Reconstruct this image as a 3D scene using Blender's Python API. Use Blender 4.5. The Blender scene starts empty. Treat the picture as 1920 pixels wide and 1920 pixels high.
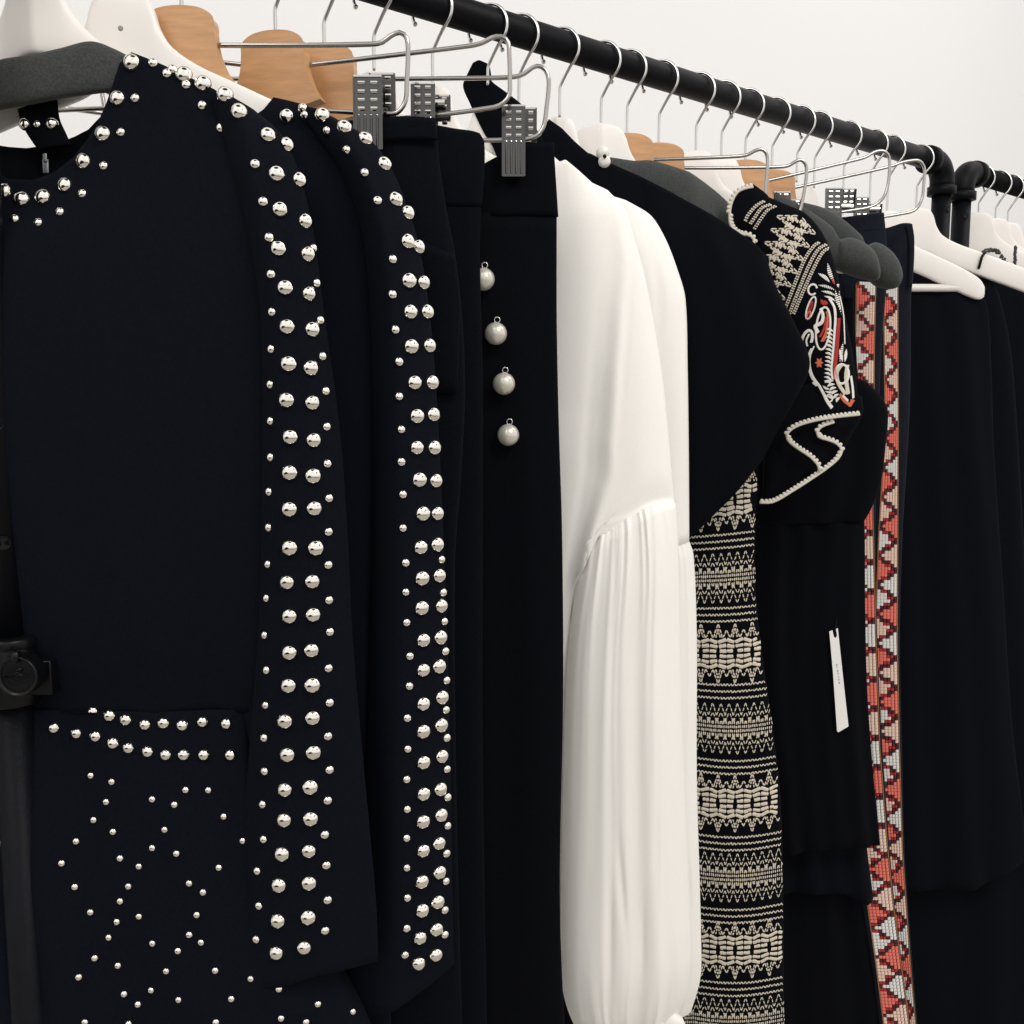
import bpy, bmesh, math, random
import numpy as np
from mathutils import Vector, Matrix
from mathutils.bvhtree import BVHTree
random.seed(7); np.random.seed(7)
scn = bpy.context.scene
COL = scn.collection
# ------------------------------------------------------------------ camera
F_PX = 1800.0
TH = math.atan2(2267.0, 1810.6)            # rod direction (+X) against the view direction
PITCH = math.atan(196.0/1800.0)
ROD_Z = 1.60; ROD_R = 0.0157
FH = Vector((math.cos(TH), math.sin(TH), 0)); RT = Vector((math.sin(TH), -math.cos(TH), 0)); ZZ = Vector((0, 0, 1))
FW = FH*math.cos(PITCH) - ZZ*math.sin(PITCH); UP = FH*math.sin(PITCH) + ZZ*math.cos(PITCH)
D0 = 1.016
CAM = Vector((0, 0, ROD_Z)) - D0*(FW + ((937-960)/F_PX)*RT + ((960-48)/F_PX)*UP)
cd = bpy.data.cameras.new('camera'); cam = bpy.data.objects.new('camera', cd); COL.objects.link(cam)
cd.sensor_width = 36; cd.lens = 36*F_PX/1920; cd.clip_start = 0.02; cd.clip_end = 60
M3 = Matrix((RT, UP, -FW)).transposed()
cam.matrix_world = Matrix.Translation(CAM) @ M3.to_4x4()
scn.camera = cam
# ------------------------------------------------------------------ world: an indoor room as environment
wd = bpy.data.worlds.new('World'); scn.world = wd; wd.use_nodes = True
nt = wd.node_tree; nt.nodes.clear()
wo = nt.nodes.new('ShaderNodeOutputWorld'); bg = nt.nodes.new('ShaderNodeBackground'); nt.links.new(bg.outputs[0], wo.inputs[0])
tc = nt.nodes.new('ShaderNodeTexCoord')
def wnode(t, **k):
    n = nt.nodes.new(t)
    for a, b in k.items(): setattr(n, a, b)
    return n
sep = wnode('ShaderNodeSeparateXYZ'); nt.links.new(tc.outputs['Generated'], sep.inputs[0])
ramp = wnode('ShaderNodeValToRGB'); mr = wnode('ShaderNodeMapRange'); mr.inputs[1].default_value = -1; mr.inputs[2].default_value = 1
nt.links.new(sep.outputs[2], mr.inputs[0]); nt.links.new(mr.outputs[0], ramp.inputs[0])
cr = ramp.color_ramp
cr.elements[0].position = 0.0; cr.elements[0].color = (.13, .12, .11, 1)
cr.elements[1].position = 1.0; cr.elements[1].color = (1.0, .985, .965, 1)
for p, c in ((.36, (.19, .175, .16, 1)), (.46, (.74, .72, .70, 1)), (.62, (1.0, .985, .965, 1)), (.80, (.80, .785, .765, 1)), (.84, (1.0, .985, .965, 1))):
    e = cr.elements.new(p); e.color = c
last = ramp.outputs[0]
def patch(v, ang, soft, val):
    global last
    v = v.normalized()
    dp = wnode('ShaderNodeVectorMath', operation='DOT_PRODUCT'); nt.links.new(tc.outputs['Generated'], dp.inputs[0]); dp.inputs[1].default_value = v
    m = wnode('ShaderNodeMapRange'); m.inputs[1].default_value = math.cos(math.radians(ang+soft)); m.inputs[2].default_value = math.cos(math.radians(ang))
    m.inputs[3].default_value = 1; m.inputs[4].default_value = val
    nt.links.new(dp.outputs['Value'], m.inputs[0])
    mx = wnode('ShaderNodeVectorMath', operation='SCALE'); nt.links.new(last, mx.inputs[0]); nt.links.new(m.outputs[0], mx.inputs['Scale'])
    last = mx.outputs[0]
patch(-FW*.80 - RT*.385 - UP*.46, 24, 5, .03)       # somebody standing in the room, dark clothes
patch(-FW*.31 + RT*.10 + UP*.95, 17, 3, .05)         # dark spot put overhead for the studs to mirror
patch(-FW*.45 + RT*.75 + UP*.55, 9, 3, .12)  # this and the next: dark spots added for contrast in the stud reflections
patch(-FW*.2 - RT*.9 + UP*.35, 12, 4, .15)
nt.links.new(last, bg.inputs[0]); bg.inputs[1].default_value = 1.0
# ------------------------------------------------------------------ lamps
def area(name, loc, target, size, power, col=(1, .97, .93)):
    l = bpy.data.lights.new(name, 'AREA'); l.shape = 'DISK'; l.size = size; l.energy = power; l.color = col
    o = bpy.data.objects.new(name, l); COL.objects.link(o); o.location = loc
    o.rotation_euler = (Vector(target)-Vector(loc)).to_track_quat('-Z', 'Y').to_euler(); return o
area('overhead_area_lamp', CAM + RT*1.0 - FH*.3 + ZZ*1.5, Vector((.35, 0, 1.1)), .9, 16)
area('overhead_area_lamp', CAM - RT*.9 - FH*.5 + ZZ*1.5, Vector((-.2, 0, 1.2)), .7, 6)
area('overhead_area_lamp', (2.0, -.9, 3.4), (2.2, .75, 1.5), 1.6, 13)  # wall wash, added to brighten the back wall
# ------------------------------------------------------------------ view
scn.view_settings.view_transform = 'Standard'; scn.view_settings.look = 'None'
scn.view_settings.exposure = 0.17; scn.view_settings.gamma = 1; scn.view_settings.use_curve_mapping = False
scn.cycles.max_bounces = 8

# ------------------------------------------------------------------ projection helpers
CZ = CAM.z; cp, sp = math.cos(PITCH), math.sin(PITCH)
def rz(px, py, d):
    """pixel -> (r, z) on the vertical plane at distance d"""
    a = (px-960)/F_PX; b = (960-py)/F_PX
    t = d/(cp + b*sp)
    return (a*t, CZ + t*(b*cp - sp))
def W(r, d, z): return Vector((CAM.x, CAM.y, 0)) + RT*r + FH*d + Vector((0, 0, z))
def P(px, py, d):
    r, z = rz(px, py, d); return W(r, d, z)
def depth(xpx):
    """horizontal distance of the rod where it crosses pixel column xpx"""
    lo, hi = -3.0, 6.0
    for _ in range(60):
        m = (lo+hi)/2; v = Vector((m, 0, ROD_Z))-CAM; f = v.dot(FW)
        x = 960+F_PX*v.dot(RT)/f if f > 1e-6 else -1e9
        if x < xpx: lo = m
        else: hi = m
    return (Vector((lo, 0, ROD_Z))-CAM).dot(FH)
def dn(v): return depth(3227.0-2327.0/v)
def ray(px, py): return (FW + RT*float((px-960)/F_PX) + UP*float((960-py)/F_PX)).normalized()
# ------------------------------------------------------------------ materials
def mat(name, col, rough=.6, metal=0, spec=.4, sheen=0, noise=None, bump=None, coat=0, trans=0):
    m = bpy.data.materials.new(name); m.use_nodes = True; n = m.node_tree; b = n.nodes['Principled BSDF']
    b.inputs['Base Color'].default_value = (*col, 1); b.inputs['Roughness'].default_value = rough; b.inputs['Metallic'].default_value = metal
    b.inputs['Specular IOR Level'].default_value = spec
    if sheen: b.inputs['Sheen Weight'].default_value = sheen; b.inputs['Sheen Roughness'].default_value = .45
    if coat: b.inputs['Coat Weight'].default_value = coat; b.inputs['Coat Roughness'].default_value = .15
    tcn = n.nodes.new('ShaderNodeTexCoord')
    if noise:
        sc, amt, stretch = noise
        mp = n.nodes.new('ShaderNodeMapping'); mp.inputs['Scale'].default_value = stretch; n.links.new(tcn.outputs['Object'], mp.inputs[0])
        nz = n.nodes.new('ShaderNodeTexNoise'); nz.inputs['Scale'].default_value = sc; nz.inputs['Detail'].default_value = 5; n.links.new(mp.outputs[0], nz.inputs[0])
        mx = n.nodes.new('ShaderNodeMix'); mx.data_type = 'RGBA'; n.links.new(nz.outputs[0], mx.inputs['Factor'])
        mx.inputs['A'].default_value = (*[max(0, c*(1-amt)) for c in col], 1); mx.inputs['B'].default_value = (*[min(1, c*(1+amt)) for c in col], 1)
        n.links.new(mx.outputs['Result'], b.inputs['Base Color'])
    if bump:
        sc, st = bump
        nz = n.nodes.new('ShaderNodeTexNoise'); nz.inputs['Scale'].default_value = sc; nz.inputs['Detail'].default_value = 3; n.links.new(tcn.outputs['Object'], nz.inputs[0])
        bp = n.nodes.new('ShaderNodeBump'); bp.inputs['Strength'].default_value = st; bp.inputs['Distance'].default_value = .001
        n.links.new(nz.outputs[0], bp.inputs['Height']); n.links.new(bp.outputs[0], b.inputs['Normal'])
    return m
NAVY = mat('navy_crepe', (.0036, .0044, .0084), .92, spec=.08, sheen=.006, noise=(650, .55, (1, 1, .5)), bump=(900, .35))
BLACK = mat('black_crepe', (.0022, .0026, .0044), .92, spec=.07, sheen=.005, noise=(650, .55, (1, 1, .5)), bump=(900, .3))
BLACK2 = mat('black_wool', (.0034, .0041, .0066), .95, spec=.06, sheen=.006, noise=(600, .6, (1, 1, 1)), bump=(700, .5))
DENIM = mat('dark_denim', (.0075, .0095, .0165), .9, spec=.12, sheen=.02, noise=(420, .5, (1, 1, .15)), bump=(900, .5))
FOAM = mat('grey_foam', (.056, .060, .057), .95, spec=.15, sheen=.12, noise=(500, .6, (1, 1, 1)), bump=(900, .8))
BLOUSE = mat('white_crepe', (.90, .875, .835), .75, spec=.2, sheen=.08, noise=(500, .02, (1, 1, .5)), bump=(900, .2))
WHITEWOOD = mat('white_lacquered_wood', (.84, .80, .755), .38, spec=.45, noise=(14, .03, (1, 1, 1)))
WOOD = mat('beech_wood', (.56, .30, .135), .42, spec=.4, coat=.3, noise=(55, .30, (.6, .6, 4)))
CHROME = mat('chrome', (.62, .605, .585), .10, 1)
WIRE = mat('nickel_wire', (.42, .40, .375), .14, 1)
CLIPM = mat('clip_steel', (.10, .099, .097), .20, 1)
STUDM = mat('polished_stud', (.88, .84, .76), .06, 1)
PIPE = mat('black_pipe', (.0034, .0039, .0056), .46, spec=.11, noise=(90, .35, (1, 1, 1)), bump=(260, .25))
PLASTIC = mat('black_plastic', (.0036, .0038, .0048), .30, spec=.22)
PEARL = mat('pearl', (.66, .63, .55), .30, .35, spec=.5, coat=.4)
WALLM = mat('white_wall_paint', (.90, .895, .892), .9, spec=.1, noise=(3, .01, (1, 1, 1)))
FLOORM = mat('pale_floor', (.42, .39, .35), .6, noise=(6, .08, (1, 1, 1)))
THREAD = mat('cream_thread', (.66, .59, .485), .7, spec=.2, noise=(600, .15, (1, 1, 1)))
WTHREAD = mat('white_thread', (.80, .76, .71), .7, spec=.2)
RTHREAD = mat('red_thread', (.42, .035, .03), .7, spec=.2)
OTHREAD = mat('orange_thread', (.62, .16, .08), .7, spec=.2)
TRIM = mat('ivory_scallop_trim', (.66, .62, .54), .7, spec=.2)
TAGM = mat('white_card', (.86, .84, .81), .6); INK = mat('grey_ink', (.25, .24, .25), .7)
BEAD = [mat('maroon_bead', (.070, .008, .014), .35, spec=.5), mat('red_bead', (.38, .024, .024), .35, spec=.5), mat('coral_bead', (.82, .195, .145), .4, spec=.4),
        mat('blush_bead', (.84, .62, .51), .4, spec=.4), mat('white_bead', (.80, .78, .74), .4, spec=.4), mat('tan_edge', (.30, .14, .055), .5)]
ZIP = mat('grey_zip_metal', (.32, .34, .34), .35, 1)

# ------------------------------------------------------------------ object helpers
def link(o, parent=None):
    COL.objects.link(o)
    if parent is not None: o.parent = parent
    return o
def tag(o, label, cat, group=None):
    o['label'] = label; o['category'] = cat
    if group: o['group'] = group
    return o
def thing(name, loc, label, cat, group=None):
    o = bpy.data.objects.new(name, None); o.empty_display_size = .02; o.location = loc; link(o); return tag(o, label, cat, group)
def mk(name, verts, faces, m, parent=None, smooth=True, bevel=0, mats=None, midx=None, recalc=True, loc=None):
    """one mesh object; verts are world points; origin = parent's location (or loc)"""
    o0 = Vector((0, 0, 0))
    if parent is not None:
        o0 = sum_loc(parent)
    elif loc is not None: o0 = Vector(loc)
    me = bpy.data.meshes.new(name)
    me.from_pydata([tuple(Vector(v)-o0) for v in verts], [], [tuple(f) for f in faces])
    for x in (mats or [m]): me.materials.append(x)
    if midx is not None:
        me.polygons.foreach_set('material_index', midx)
    if recalc or bevel:
        bm = bmesh.new(); bm.from_mesh(me)
        if bevel:
            bmesh.ops.bevel(bm, geom=[e for e in bm.edges if e.calc_face_angle(0) > .5], offset=bevel, segments=2, affect='EDGES', profile=.6)
        bmesh.ops.recalc_face_normals(bm, faces=bm.faces); bm.to_mesh(me); bm.free()
    me.polygons.foreach_set('use_smooth', [smooth]*len(me.polygons)); me.update()
    o = bpy.data.objects.new(name, me); link(o, parent)
    if parent is None: o.location = o0
    return o
def sum_loc(o):
    v = Vector(o.location)
    while o.parent is not None:
        o = o.parent; v += Vector(o.location)
    return v
class Geo:
    def __init__(s): s.v = []; s.f = []; s.m = []
    def add(s, v, f, m=0):
        k = len(s.v); s.v += [Vector(x) for x in v]; s.f += [[i+k for i in q] for q in f]; s.m += [m]*len(f)
    def build(s, name, m, parent=None, mats=None, **k):
        return mk(name, s.v, s.f, m, parent, mats=mats, midx=s.m if mats else None, **k)
def catmull(pts, n):
    p = [np.array(x, float) for x in pts]
    if len(p) < 3: return [p[0]+(p[-1]-p[0])*i/n for i in range(n+1)]
    q = [2*p[0]-p[1]] + p + [2*p[-1]-p[-2]]
    seg = [np.linalg.norm(p[i+1]-p[i])+1e-9 for i in range(len(p)-1)]; tot = sum(seg); cum = [0]
    for s in seg: cum.append(cum[-1]+s)
    out = []
    for k in range(n+1):
        s = tot*k/n; i = 0
        while i < len(seg)-1 and s > cum[i+1]: i += 1
        t = (s-cum[i])/seg[i]; a, b, c, d = q[i:i+4]
        # chord-aware tangents
        m1 = (c-a)*seg[i]/((seg[i-1] if i > 0 else seg[i])+seg[i]); m2 = (d-b)*seg[i]/((seg[i+1] if i+1 < len(seg) else seg[i])+seg[i])
        h = (2*t**3-3*t**2+1)*b + (t**3-2*t**2+t)*m1 + (-2*t**3+3*t**2)*c + (t**3-t**2)*m2
        out.append(h)
    return out
def sweep(geo, path, rad, sides=10, cap=True, m=0):
    p = [Vector(x) for x in path]; n = len(p); tg = []
    for i in range(n): tg.append((p[min(i+1, n-1)]-p[max(i-1, 0)]).normalized())
    u = tg[0].orthogonal().normalized(); vs = []; fs = []
    rr = rad if hasattr(rad, '__len__') else [rad]*n
    for i in range(n):
        u = (u - tg[i]*u.dot(tg[i])).normalized(); w = tg[i].cross(u)
        for k in range(sides):
            a = 2*math.pi*k/sides; vs.append(p[i]+(u*math.cos(a)+w*math.sin(a))*rr[i])
    for i in range(n-1):
        for k in range(sides):
            a = i*sides+k; b = i*sides+(k+1) % sides; fs.append([a, b, b+sides, a+sides])
    if cap: fs.append(list(range(sides))[::-1]); fs.append([(n-1)*sides+k for k in range(sides)])
    geo.add(vs, fs, m)
def ball(geo, c, r, seg=12, rings=8, ax=None, m=0):
    vs = []; fs = []; c = Vector(c)
    ax = ax or (Vector((1, 0, 0)), Vector((0, 1, 0)), Vector((0, 0, 1)))
    vs.append(c+ax[2]*r)
    for i in range(1, rings):
        t = math.pi*i/rings
        for k in range(seg):
            a = 2*math.pi*k/seg; vs.append(c+(ax[0]*math.cos(a)+ax[1]*math.sin(a))*math.sin(t)*r+ax[2]*math.cos(t)*r)
    vs.append(c-ax[2]*r)
    for k in range(seg): fs.append([0, 1+k, 1+(k+1) % seg])
    for i in range(rings-2):
        for k in range(seg):
            a = 1+i*seg+k; b = 1+i*seg+(k+1) % seg; fs.append([a, a+seg, b+seg, b])
    L = len(vs)-1
    for k in range(seg): fs.append([L, 1+(rings-2)*seg+(k+1) % seg, 1+(rings-2)*seg+k])
    geo.add(vs, fs, m)
def boxg(geo, c, ax, h, m=0):
    c = Vector(c); vs = []
    for sx in (-1, 1):
        for sy in (-1, 1):
            for sz in (-1, 1): vs.append(c+ax[0]*(sx*h[0])+ax[1]*(sy*h[1])+ax[2]*(sz*h[2]))
    geo.add(vs, [[0, 1, 3, 2], [4, 6, 7, 5], [0, 4, 5, 1], [2, 3, 7, 6], [0, 2, 6, 4], [1, 5, 7, 3]], m)
AX = (RT, FH, ZZ)

def resample(poly, us):
    p = np.array(poly, float)
    s = np.concatenate([[0], np.cumsum(np.linalg.norm(np.diff(p, axis=0), axis=1))]); s /= s[-1]
    return np.stack([np.interp(us, s, p[:, k]) for k in range(2)], 1)
BV = {}
def pillow(name, rows, d, m, parent=None, n=28, per=6, pw=.5, fold=None, flat=False, raw=False, dfun=None, subd=True, linear=False, crest=None):
    """cloth tube lofted over rows; each row = (polyline of pixels left->right, half thickness in m[, depth offset]).
    rows in pixels on the plane at distance d (raw: already (r,z))"""
    us = (1-np.cos(np.pi*np.arange(n+1)/n))/2
    R = []; T = []; DO = []
    for row in rows:
        poly = row[0] if raw else [rz(x, y, d) for x, y in row[0]]
        R.append(resample(poly, us)); T.append(row[1]); DO.append(row[2] if len(row) > 2 else 0)
    R = np.array(R); nr = len(R)
    # smooth interpolation over rows
    stack = np.concatenate([R.reshape(nr, -1), np.array(T)[:, None]*1.0, np.array(DO)[:, None]], 1)
    mid = R.mean(axis=1); seg = np.linalg.norm(np.diff(mid, axis=0), axis=1)+1e-6; cum = np.concatenate([[0], np.cumsum(seg)])
    M = (nr-1)*per if not isinstance(per, str) else int(per)
    out = []
    # allocate samples per segment
    for i in range(nr-1):
        k = per
        a = stack[max(i-1, 0)]; b = stack[i]; c = stack[i+1]; e = stack[min(i+2, nr-1)]
        sl = seg[i]; s0 = seg[i-1] if i > 0 else sl; s2 = seg[i+1] if i+1 < len(seg) else sl
        m1 = (c-a)*sl/(s0+sl) if i > 0 else (c-b); m2 = (e-b)*sl/(sl+s2) if i+2 < nr else (c-b)
        for j in range(k + (1 if i == nr-2 else 0)):
            t = j/k
            if linear: h = b+(c-b)*t
            else: h = (2*t**3-3*t**2+1)*b+(t**3-2*t**2+t)*m1+(-2*t**3+3*t**2)*c+(t**3-t**2)*m2
            out.append(((cum[i]+sl*t)/cum[-1], h))
    prof = np.power(np.clip(1-(2*us-1)**2, 0, 1), pw)
    if crest:
        x = np.where(us < crest, (crest-us)/crest, (us-crest)/(1-crest)); prof = np.power(np.clip(1-np.power(x, 1.45), 0, 1), .80)
    edge = np.clip(1-(2*us-1)**2, 0, 1)
    V = []; L = 2*n
    for v, h in out:
        pts = h[:-2].reshape(-1, 2); t = max(h[-2], .0004); do = h[-1]
        fr = []; bk = []
        for i in range(n+1):
            r, z = pts[i]
            f = fold(us[i], v)*edge[i]**.5 if fold else 0
            dd = (dfun(r) if dfun else d)+do
            fr.append(W(r, dd-t*prof[i]+f, z))
            if 0 < i < n: bk.append(W(r, dd+t*prof[i]*(.15 if flat else 1)+f, z))
        V += fr+bk[::-1]
    Fc = []; q = len(out)
    for i in range(q-1):
        for k in range(L):
            a = i*L+k; b = i*L+(k+1) % L; Fc.append([a, b, b+L, a+L])
    for base in (0, (q-1)*L):
        for k in range(n-1):
            a = base+k; b = base+k+1; c = base+(L-k-1) % L; e = base+(L-k) % L
            if k == 0: Fc.append([a, b, c])
            else: Fc.append([a, b, c, e])
        Fc.append([base+n-1, base+n, base+n+1])
    o = mk(name, V, Fc, m, parent)
    BV[o.name] = BVHTree.FromPolygons([tuple(v) for v in V], [f for f in Fc], all_triangles=False)
    return o
def hit(bvs, px, py, tries=14, step=2.5, cx=None):
    """where the line of sight through a pixel meets the cloth"""
    for k in range(tries):
        for s in ((0,) if k == 0 else (-1, 1)):
            x = px+s*k*step
            best = None
            for b in (bvs if isinstance(bvs, (list, tuple)) else [bvs]):
                h = BV[b.name].ray_cast(CAM, ray(x, py), 6)
                if h[0] is not None and (best is None or h[3] < best[3]): best = h
            if best:
                nrm = best[1]
                if nrm.dot(ray(x, py)) > 0: nrm = -nrm
                return best[0], nrm
    return None, None
def folds(A, freqs, seed, grow=1.0, base=.2):
    rs = random.Random(seed); ph = [(f, rs.uniform(0, 6.3), rs.uniform(.5, 1), rs.uniform(-.6, .6)) for f in freqs]
    def fn(u, v):
        s = 0
        for f, p, a, w in ph: s += a*math.sin(6.283*f*(u+.06*math.sin(4*v+p))+p+w*4*v)
        return A*s/len(ph)*(base+(1-base)*v**grow)
    return fn
# ------------------------------------------------------------------ room
def struct(name, v, f, m):
    o = mk(name, v, f, m, recalc=False); o['kind'] = 'structure'; return o
WY = .75
struct('wall', [(-3, WY, 0), (5, WY, 0), (5, WY, 3.2), (-3, WY, 3.2)], [[0, 1, 2, 3]], WALLM)
struct('floor', [(-3, -3, 0), (5, -3, 0), (5, WY-.002, 0), (-3, WY-.002, 0)], [[0, 1, 2, 3]], FLOORM)
# ------------------------------------------------------------------ clothes racks
def rod_x(px):  # world x on the rod for a depth
    d = depth(px); r = (px-960)/F_PX
    # point on rod (y=0) at horizontal distance d
    c = Vector((CAM.x, CAM.y)); # solve x: (x-cx)*FH.x + (0-cy)*FH.y = d
    return (d + c.y*FH.y)/FH.x + c.x
XL = rod_x(-38); XE = rod_x(1768); X2 = rod_x(1806)
def tube_z(geo, x, y, z0, z1, r, seg=28):
    sweep(geo, [(x, y, z0), (x, y, z1)], r, seg)
def elbow(parent, x, sgn):
    g = Geo(); rb = .030; pts = []
    # from the rod (coming along sgn*-X) down into the post
    for k in range(13):
        a = math.pi/2*k/12
        pts.append((x - sgn*rb + sgn*rb*math.sin(a), 0, ROD_Z-rb+rb*math.cos(a)))
    pts = [(x-sgn*(rb+.012), 0, ROD_Z)]+pts+[(x, 0, ROD_Z-rb-.010)]
    sweep(g, pts, .0195, 28)
    sweep(g, [(x-sgn*(rb+.022), 0, ROD_Z), (x-sgn*(rb+.021), 0, ROD_Z), (x-sgn*(rb+.008), 0, ROD_Z), (x-sgn*(rb+.007), 0, ROD_Z)], [.019, .0222, .0222, .019], 28)
    sweep(g, [(x, 0, ROD_Z-rb-.006), (x, 0, ROD_Z-rb-.007), (x, 0, ROD_Z-rb-.020), (x, 0, ROD_Z-rb-.021)], [.019, .0228, .0228, .019], 28)
    return g.build('elbow_fitting', PIPE, parent)
rack = thing('clothes_rack', (XL, 0, 0), 'long black pipe clothes rack carrying the whole front row of garments', 'clothes rack')
g = Geo(); sweep(g, [(XL+.02, 0, ROD_Z), (XE-.03, 0, ROD_Z)], ROD_R, 32); g.build('rod', PIPE, rack)
elbow(rack, XE, 1); elbow(rack, XL, -1)
def hole(parent, x, z, r, pr, dirv):
    g = Geo(); c = Vector((x, 0, z)); dv = Vector(dirv).normalized()
    a = dv.cross(ZZ).normalized()
    rim = [c+dv*(pr+.0002)+(a*math.cos(t)+ZZ*math.sin(t))*r - dv*(pr-math.sqrt(max(1e-9, pr*pr-(r*math.cos(t))**2))) for t in [6.283*k/24 for k in range(24)]]
    sweep(g, rim+[rim[0]], .0006, 6)
    ctr = [p-dv*.0002 for p in rim]
    g.add(ctr+[c+dv*(pr+.0003)], [[k, (k+1) % 24, 24] for k in range(24)], 1)
    return g.build('pin_hole', PIPE, parent, mats=[PIPE, PLASTIC])
g = Geo(); tube_z(g, XE, 0, 0, ROD_Z-.04, .0152); po = g.build('post', PIPE, rack)
hole(rack, XE, ROD_Z-.075, .0045, .0152, (-FH + RT*.55))
# left telescoping post
p0 = P(16, 1190, depth(-38)); dpost = depth(-38)
PXc = XL
DP = depth(-45)
LP = P(16, 1190, DP); LPx, LPy = LP.x, LP.y
def zpx(py, d=None): return rz(16, py, DP)[1]
g = Geo(); sweep(g, [(LPx, LPy, zpx(1250)), (LPx, LPy, ROD_Z-.045)], .0128, 28); g.build('post', PIPE, rack)
g = Geo(); sweep(g, [(LPx, LPy, 0), (LPx, LPy, zpx(1300))], .0150, 28); g.build('post', PIPE, rack)
g = Geo(); sweep(g, [(LPx, LPy, zpx(1318)), (LPx, LPy, zpx(1316)), (LPx, LPy, zpx(1200)), (LPx, LPy, zpx(1192))], [.017, .0215, .0215, .020], 28)
sweep(g, [(LPx, LPy, zpx(1212)), (LPx, LPy, zpx(1209)), (LPx, LPy, zpx(1194)), (LPx, LPy, zpx(1190))], [.022, .0235, .0235, .021], 28)
cc = P(70, 1265, DP)
boxg(g, cc + RT*.004, AX, (.012, .010, .014))
clampo = g.build('height_clamp', PLASTIC, rack, bevel=.0012)
def medallion(px, py, rad, d):
    c = P(px, py, d); g = Geo(); pts = [(0, .0035), (.70, .0035), (.80, .0030), (.86, .0030), (.90, .0052), (.97, .0052), (1.0, .0035), (1.0, -.010)]
    seg = 48; vs = []; fs = []
    for rr, h in pts:
        for k in range(seg):
            a = 6.283*k/seg; vs.append(c+(RT*math.cos(a)+ZZ*math.sin(a))*max(rr, .01)*rad-FH*h)
    for i in range(len(pts)-1):
        for k in range(seg): fs.append([i*seg+k, i*seg+(k+1) % seg, (i+1)*seg+(k+1) % seg, (i+1)*seg+k])
    fs.append(list(range(seg))); g.add(vs, fs)
    q = lambda x, y: c+RT*(x*rad)+ZZ*(y*rad)-FH*.0037
    # embossed emblem: rhombus with clasped ends, small dome above, ring of letters below
    for L in ([(-.62, -.02), (0.02, .20), (.5, -.06), (.1, -.36), (-.62, -.02)], [(-.2, -.02), (.1, .1), (.28, -.08), (.06, -.2), (-.2, -.02)], [(.1, -.36), (.42, -.2), (.56, -.1)]):
        sweep(g, [q(*a) for a in L], .00055, 6)
    ball(g, q(.16, .36), .0016, 10, 6); ball(g, q(.02, .30), .0010, 8, 6)
    for k in range(9):
        a = math.radians(218+k*11.5); sweep(g, [q(.62*math.cos(a), .62*math.sin(a)), q(.74*math.cos(a), .74*math.sin(a))], .0004, 5)
    boxg(g, c+ZZ*rad*.98-FH*.004, AX, (.0024, .003, .004))
    return g.build('clamp_knob', PLASTIC, rack)
medallion(37, 1266, .0162, DP-.027)
for hy in (795, 1015): hole(rack, LPx, zpx(hy), .0042, .0128, (-FH+RT*.36)) if False else None
def hole_at(parent, px, py, r):
    ax = Vector((LPx, LPy, 0)); z = zpx(py)
    # angle on the tube from the pixel
    rr = rz(px, py, DP)[0]; off = rr-(LP-CAM).dot(RT); off += (LP.z-z)*0
    lean = 0
    s = max(-.95, min(.95, off/.0128)); dv = (RT*s - FH*math.sqrt(1-s*s))
    g = Geo(); a = dv.cross(ZZ).normalized(); c = Vector((LPx, LPy, z)); rim = []
    for k in range(24):
        t = 6.283*k/24; y = r*math.cos(t); h = math.sqrt(.0128**2-y*y); rim.append(c+dv*(h+.00015)+a*y+ZZ*(r*math.sin(t)))
    sweep(g, rim+[rim[0]], .0007, 6)
    g.add([p-dv*.00005 for p in rim]+[c+dv*(.0128+.0001)], [[k, (k+1) % 24, 24] for k in range(24)], 1)
    return g.build('pin_hole', PIPE, parent, mats=[PIPE, PLASTIC])
hole_at(rack, 6, 795, .0055); hole_at(rack, 20, 1015, .0052)
rack2 = thing('clothes_rack', (X2, 0, 0), 'second black pipe rack whose elbow and post stand right beside the end of the first', 'clothes rack')
X2E = X2+1.2
g = Geo(); sweep(g, [(X2+.02, 0, ROD_Z), (X2E-.02, 0, ROD_Z)], ROD_R, 32); g.build('rod', PIPE, rack2)
elbow(rack2, X2, -1); elbow(rack2, X2E, 1)
for xx in (X2, X2E):
    g = Geo(); tube_z(g, xx, 0, 0, ROD_Z-.04, .0152); g.build('post', PIPE, rack2)
hole(rack2, X2, ROD_Z-.078, .0045, .0152, (-FH + RT*.1))

# ------------------------------------------------------------------ hangers
def hook_pts(drop):
    """(r,z) path around the rod: tip behind-left, over the top, round the right, down to the stem"""
    rh = .0226; cz = ROD_R+.0019-rh; pts = []
    for k in range(19):
        a = math.radians(208-k*(208+38)/18); pts.append((rh*math.cos(a), cz+rh*math.sin(a)))
    pts += [(.0120, -.026), (.0032, -.0400), (.0003, -.0460), (0, -.052), (0, -drop-.004)]
    return pts
HM = {}
def hook(parent, d, r0, drop, tilt=0):
    key = (round(drop, 4))
    if key not in HM:
        g = Geo(); pts = hook_pts(drop); pp = catmull([(x, 0, z) for x, z in pts], 70)
        hd = Matrix.Rotation(math.radians(-25), 3, 'Z') @ RT; w = [hd*float(p[0])+ZZ*float(p[2]) for p in pp]; sweep(g, w, .0017, 10); ball(g, w[0], .0026, 10, 6)
        me = bpy.data.meshes.new('hook'); me.from_pydata([tuple(v) for v in g.v], [], g.f); me.materials.append(CHROME)
        bm = bmesh.new(); bm.from_mesh(me); bmesh.ops.recalc_face_normals(bm, faces=bm.faces); bm.to_mesh(me); bm.free()
        me.polygons.foreach_set('use_smooth', [True]*len(me.polygons)); HM[key] = me
    o = bpy.data.objects.new('hook', HM[key]); link(o, parent); return o
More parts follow.
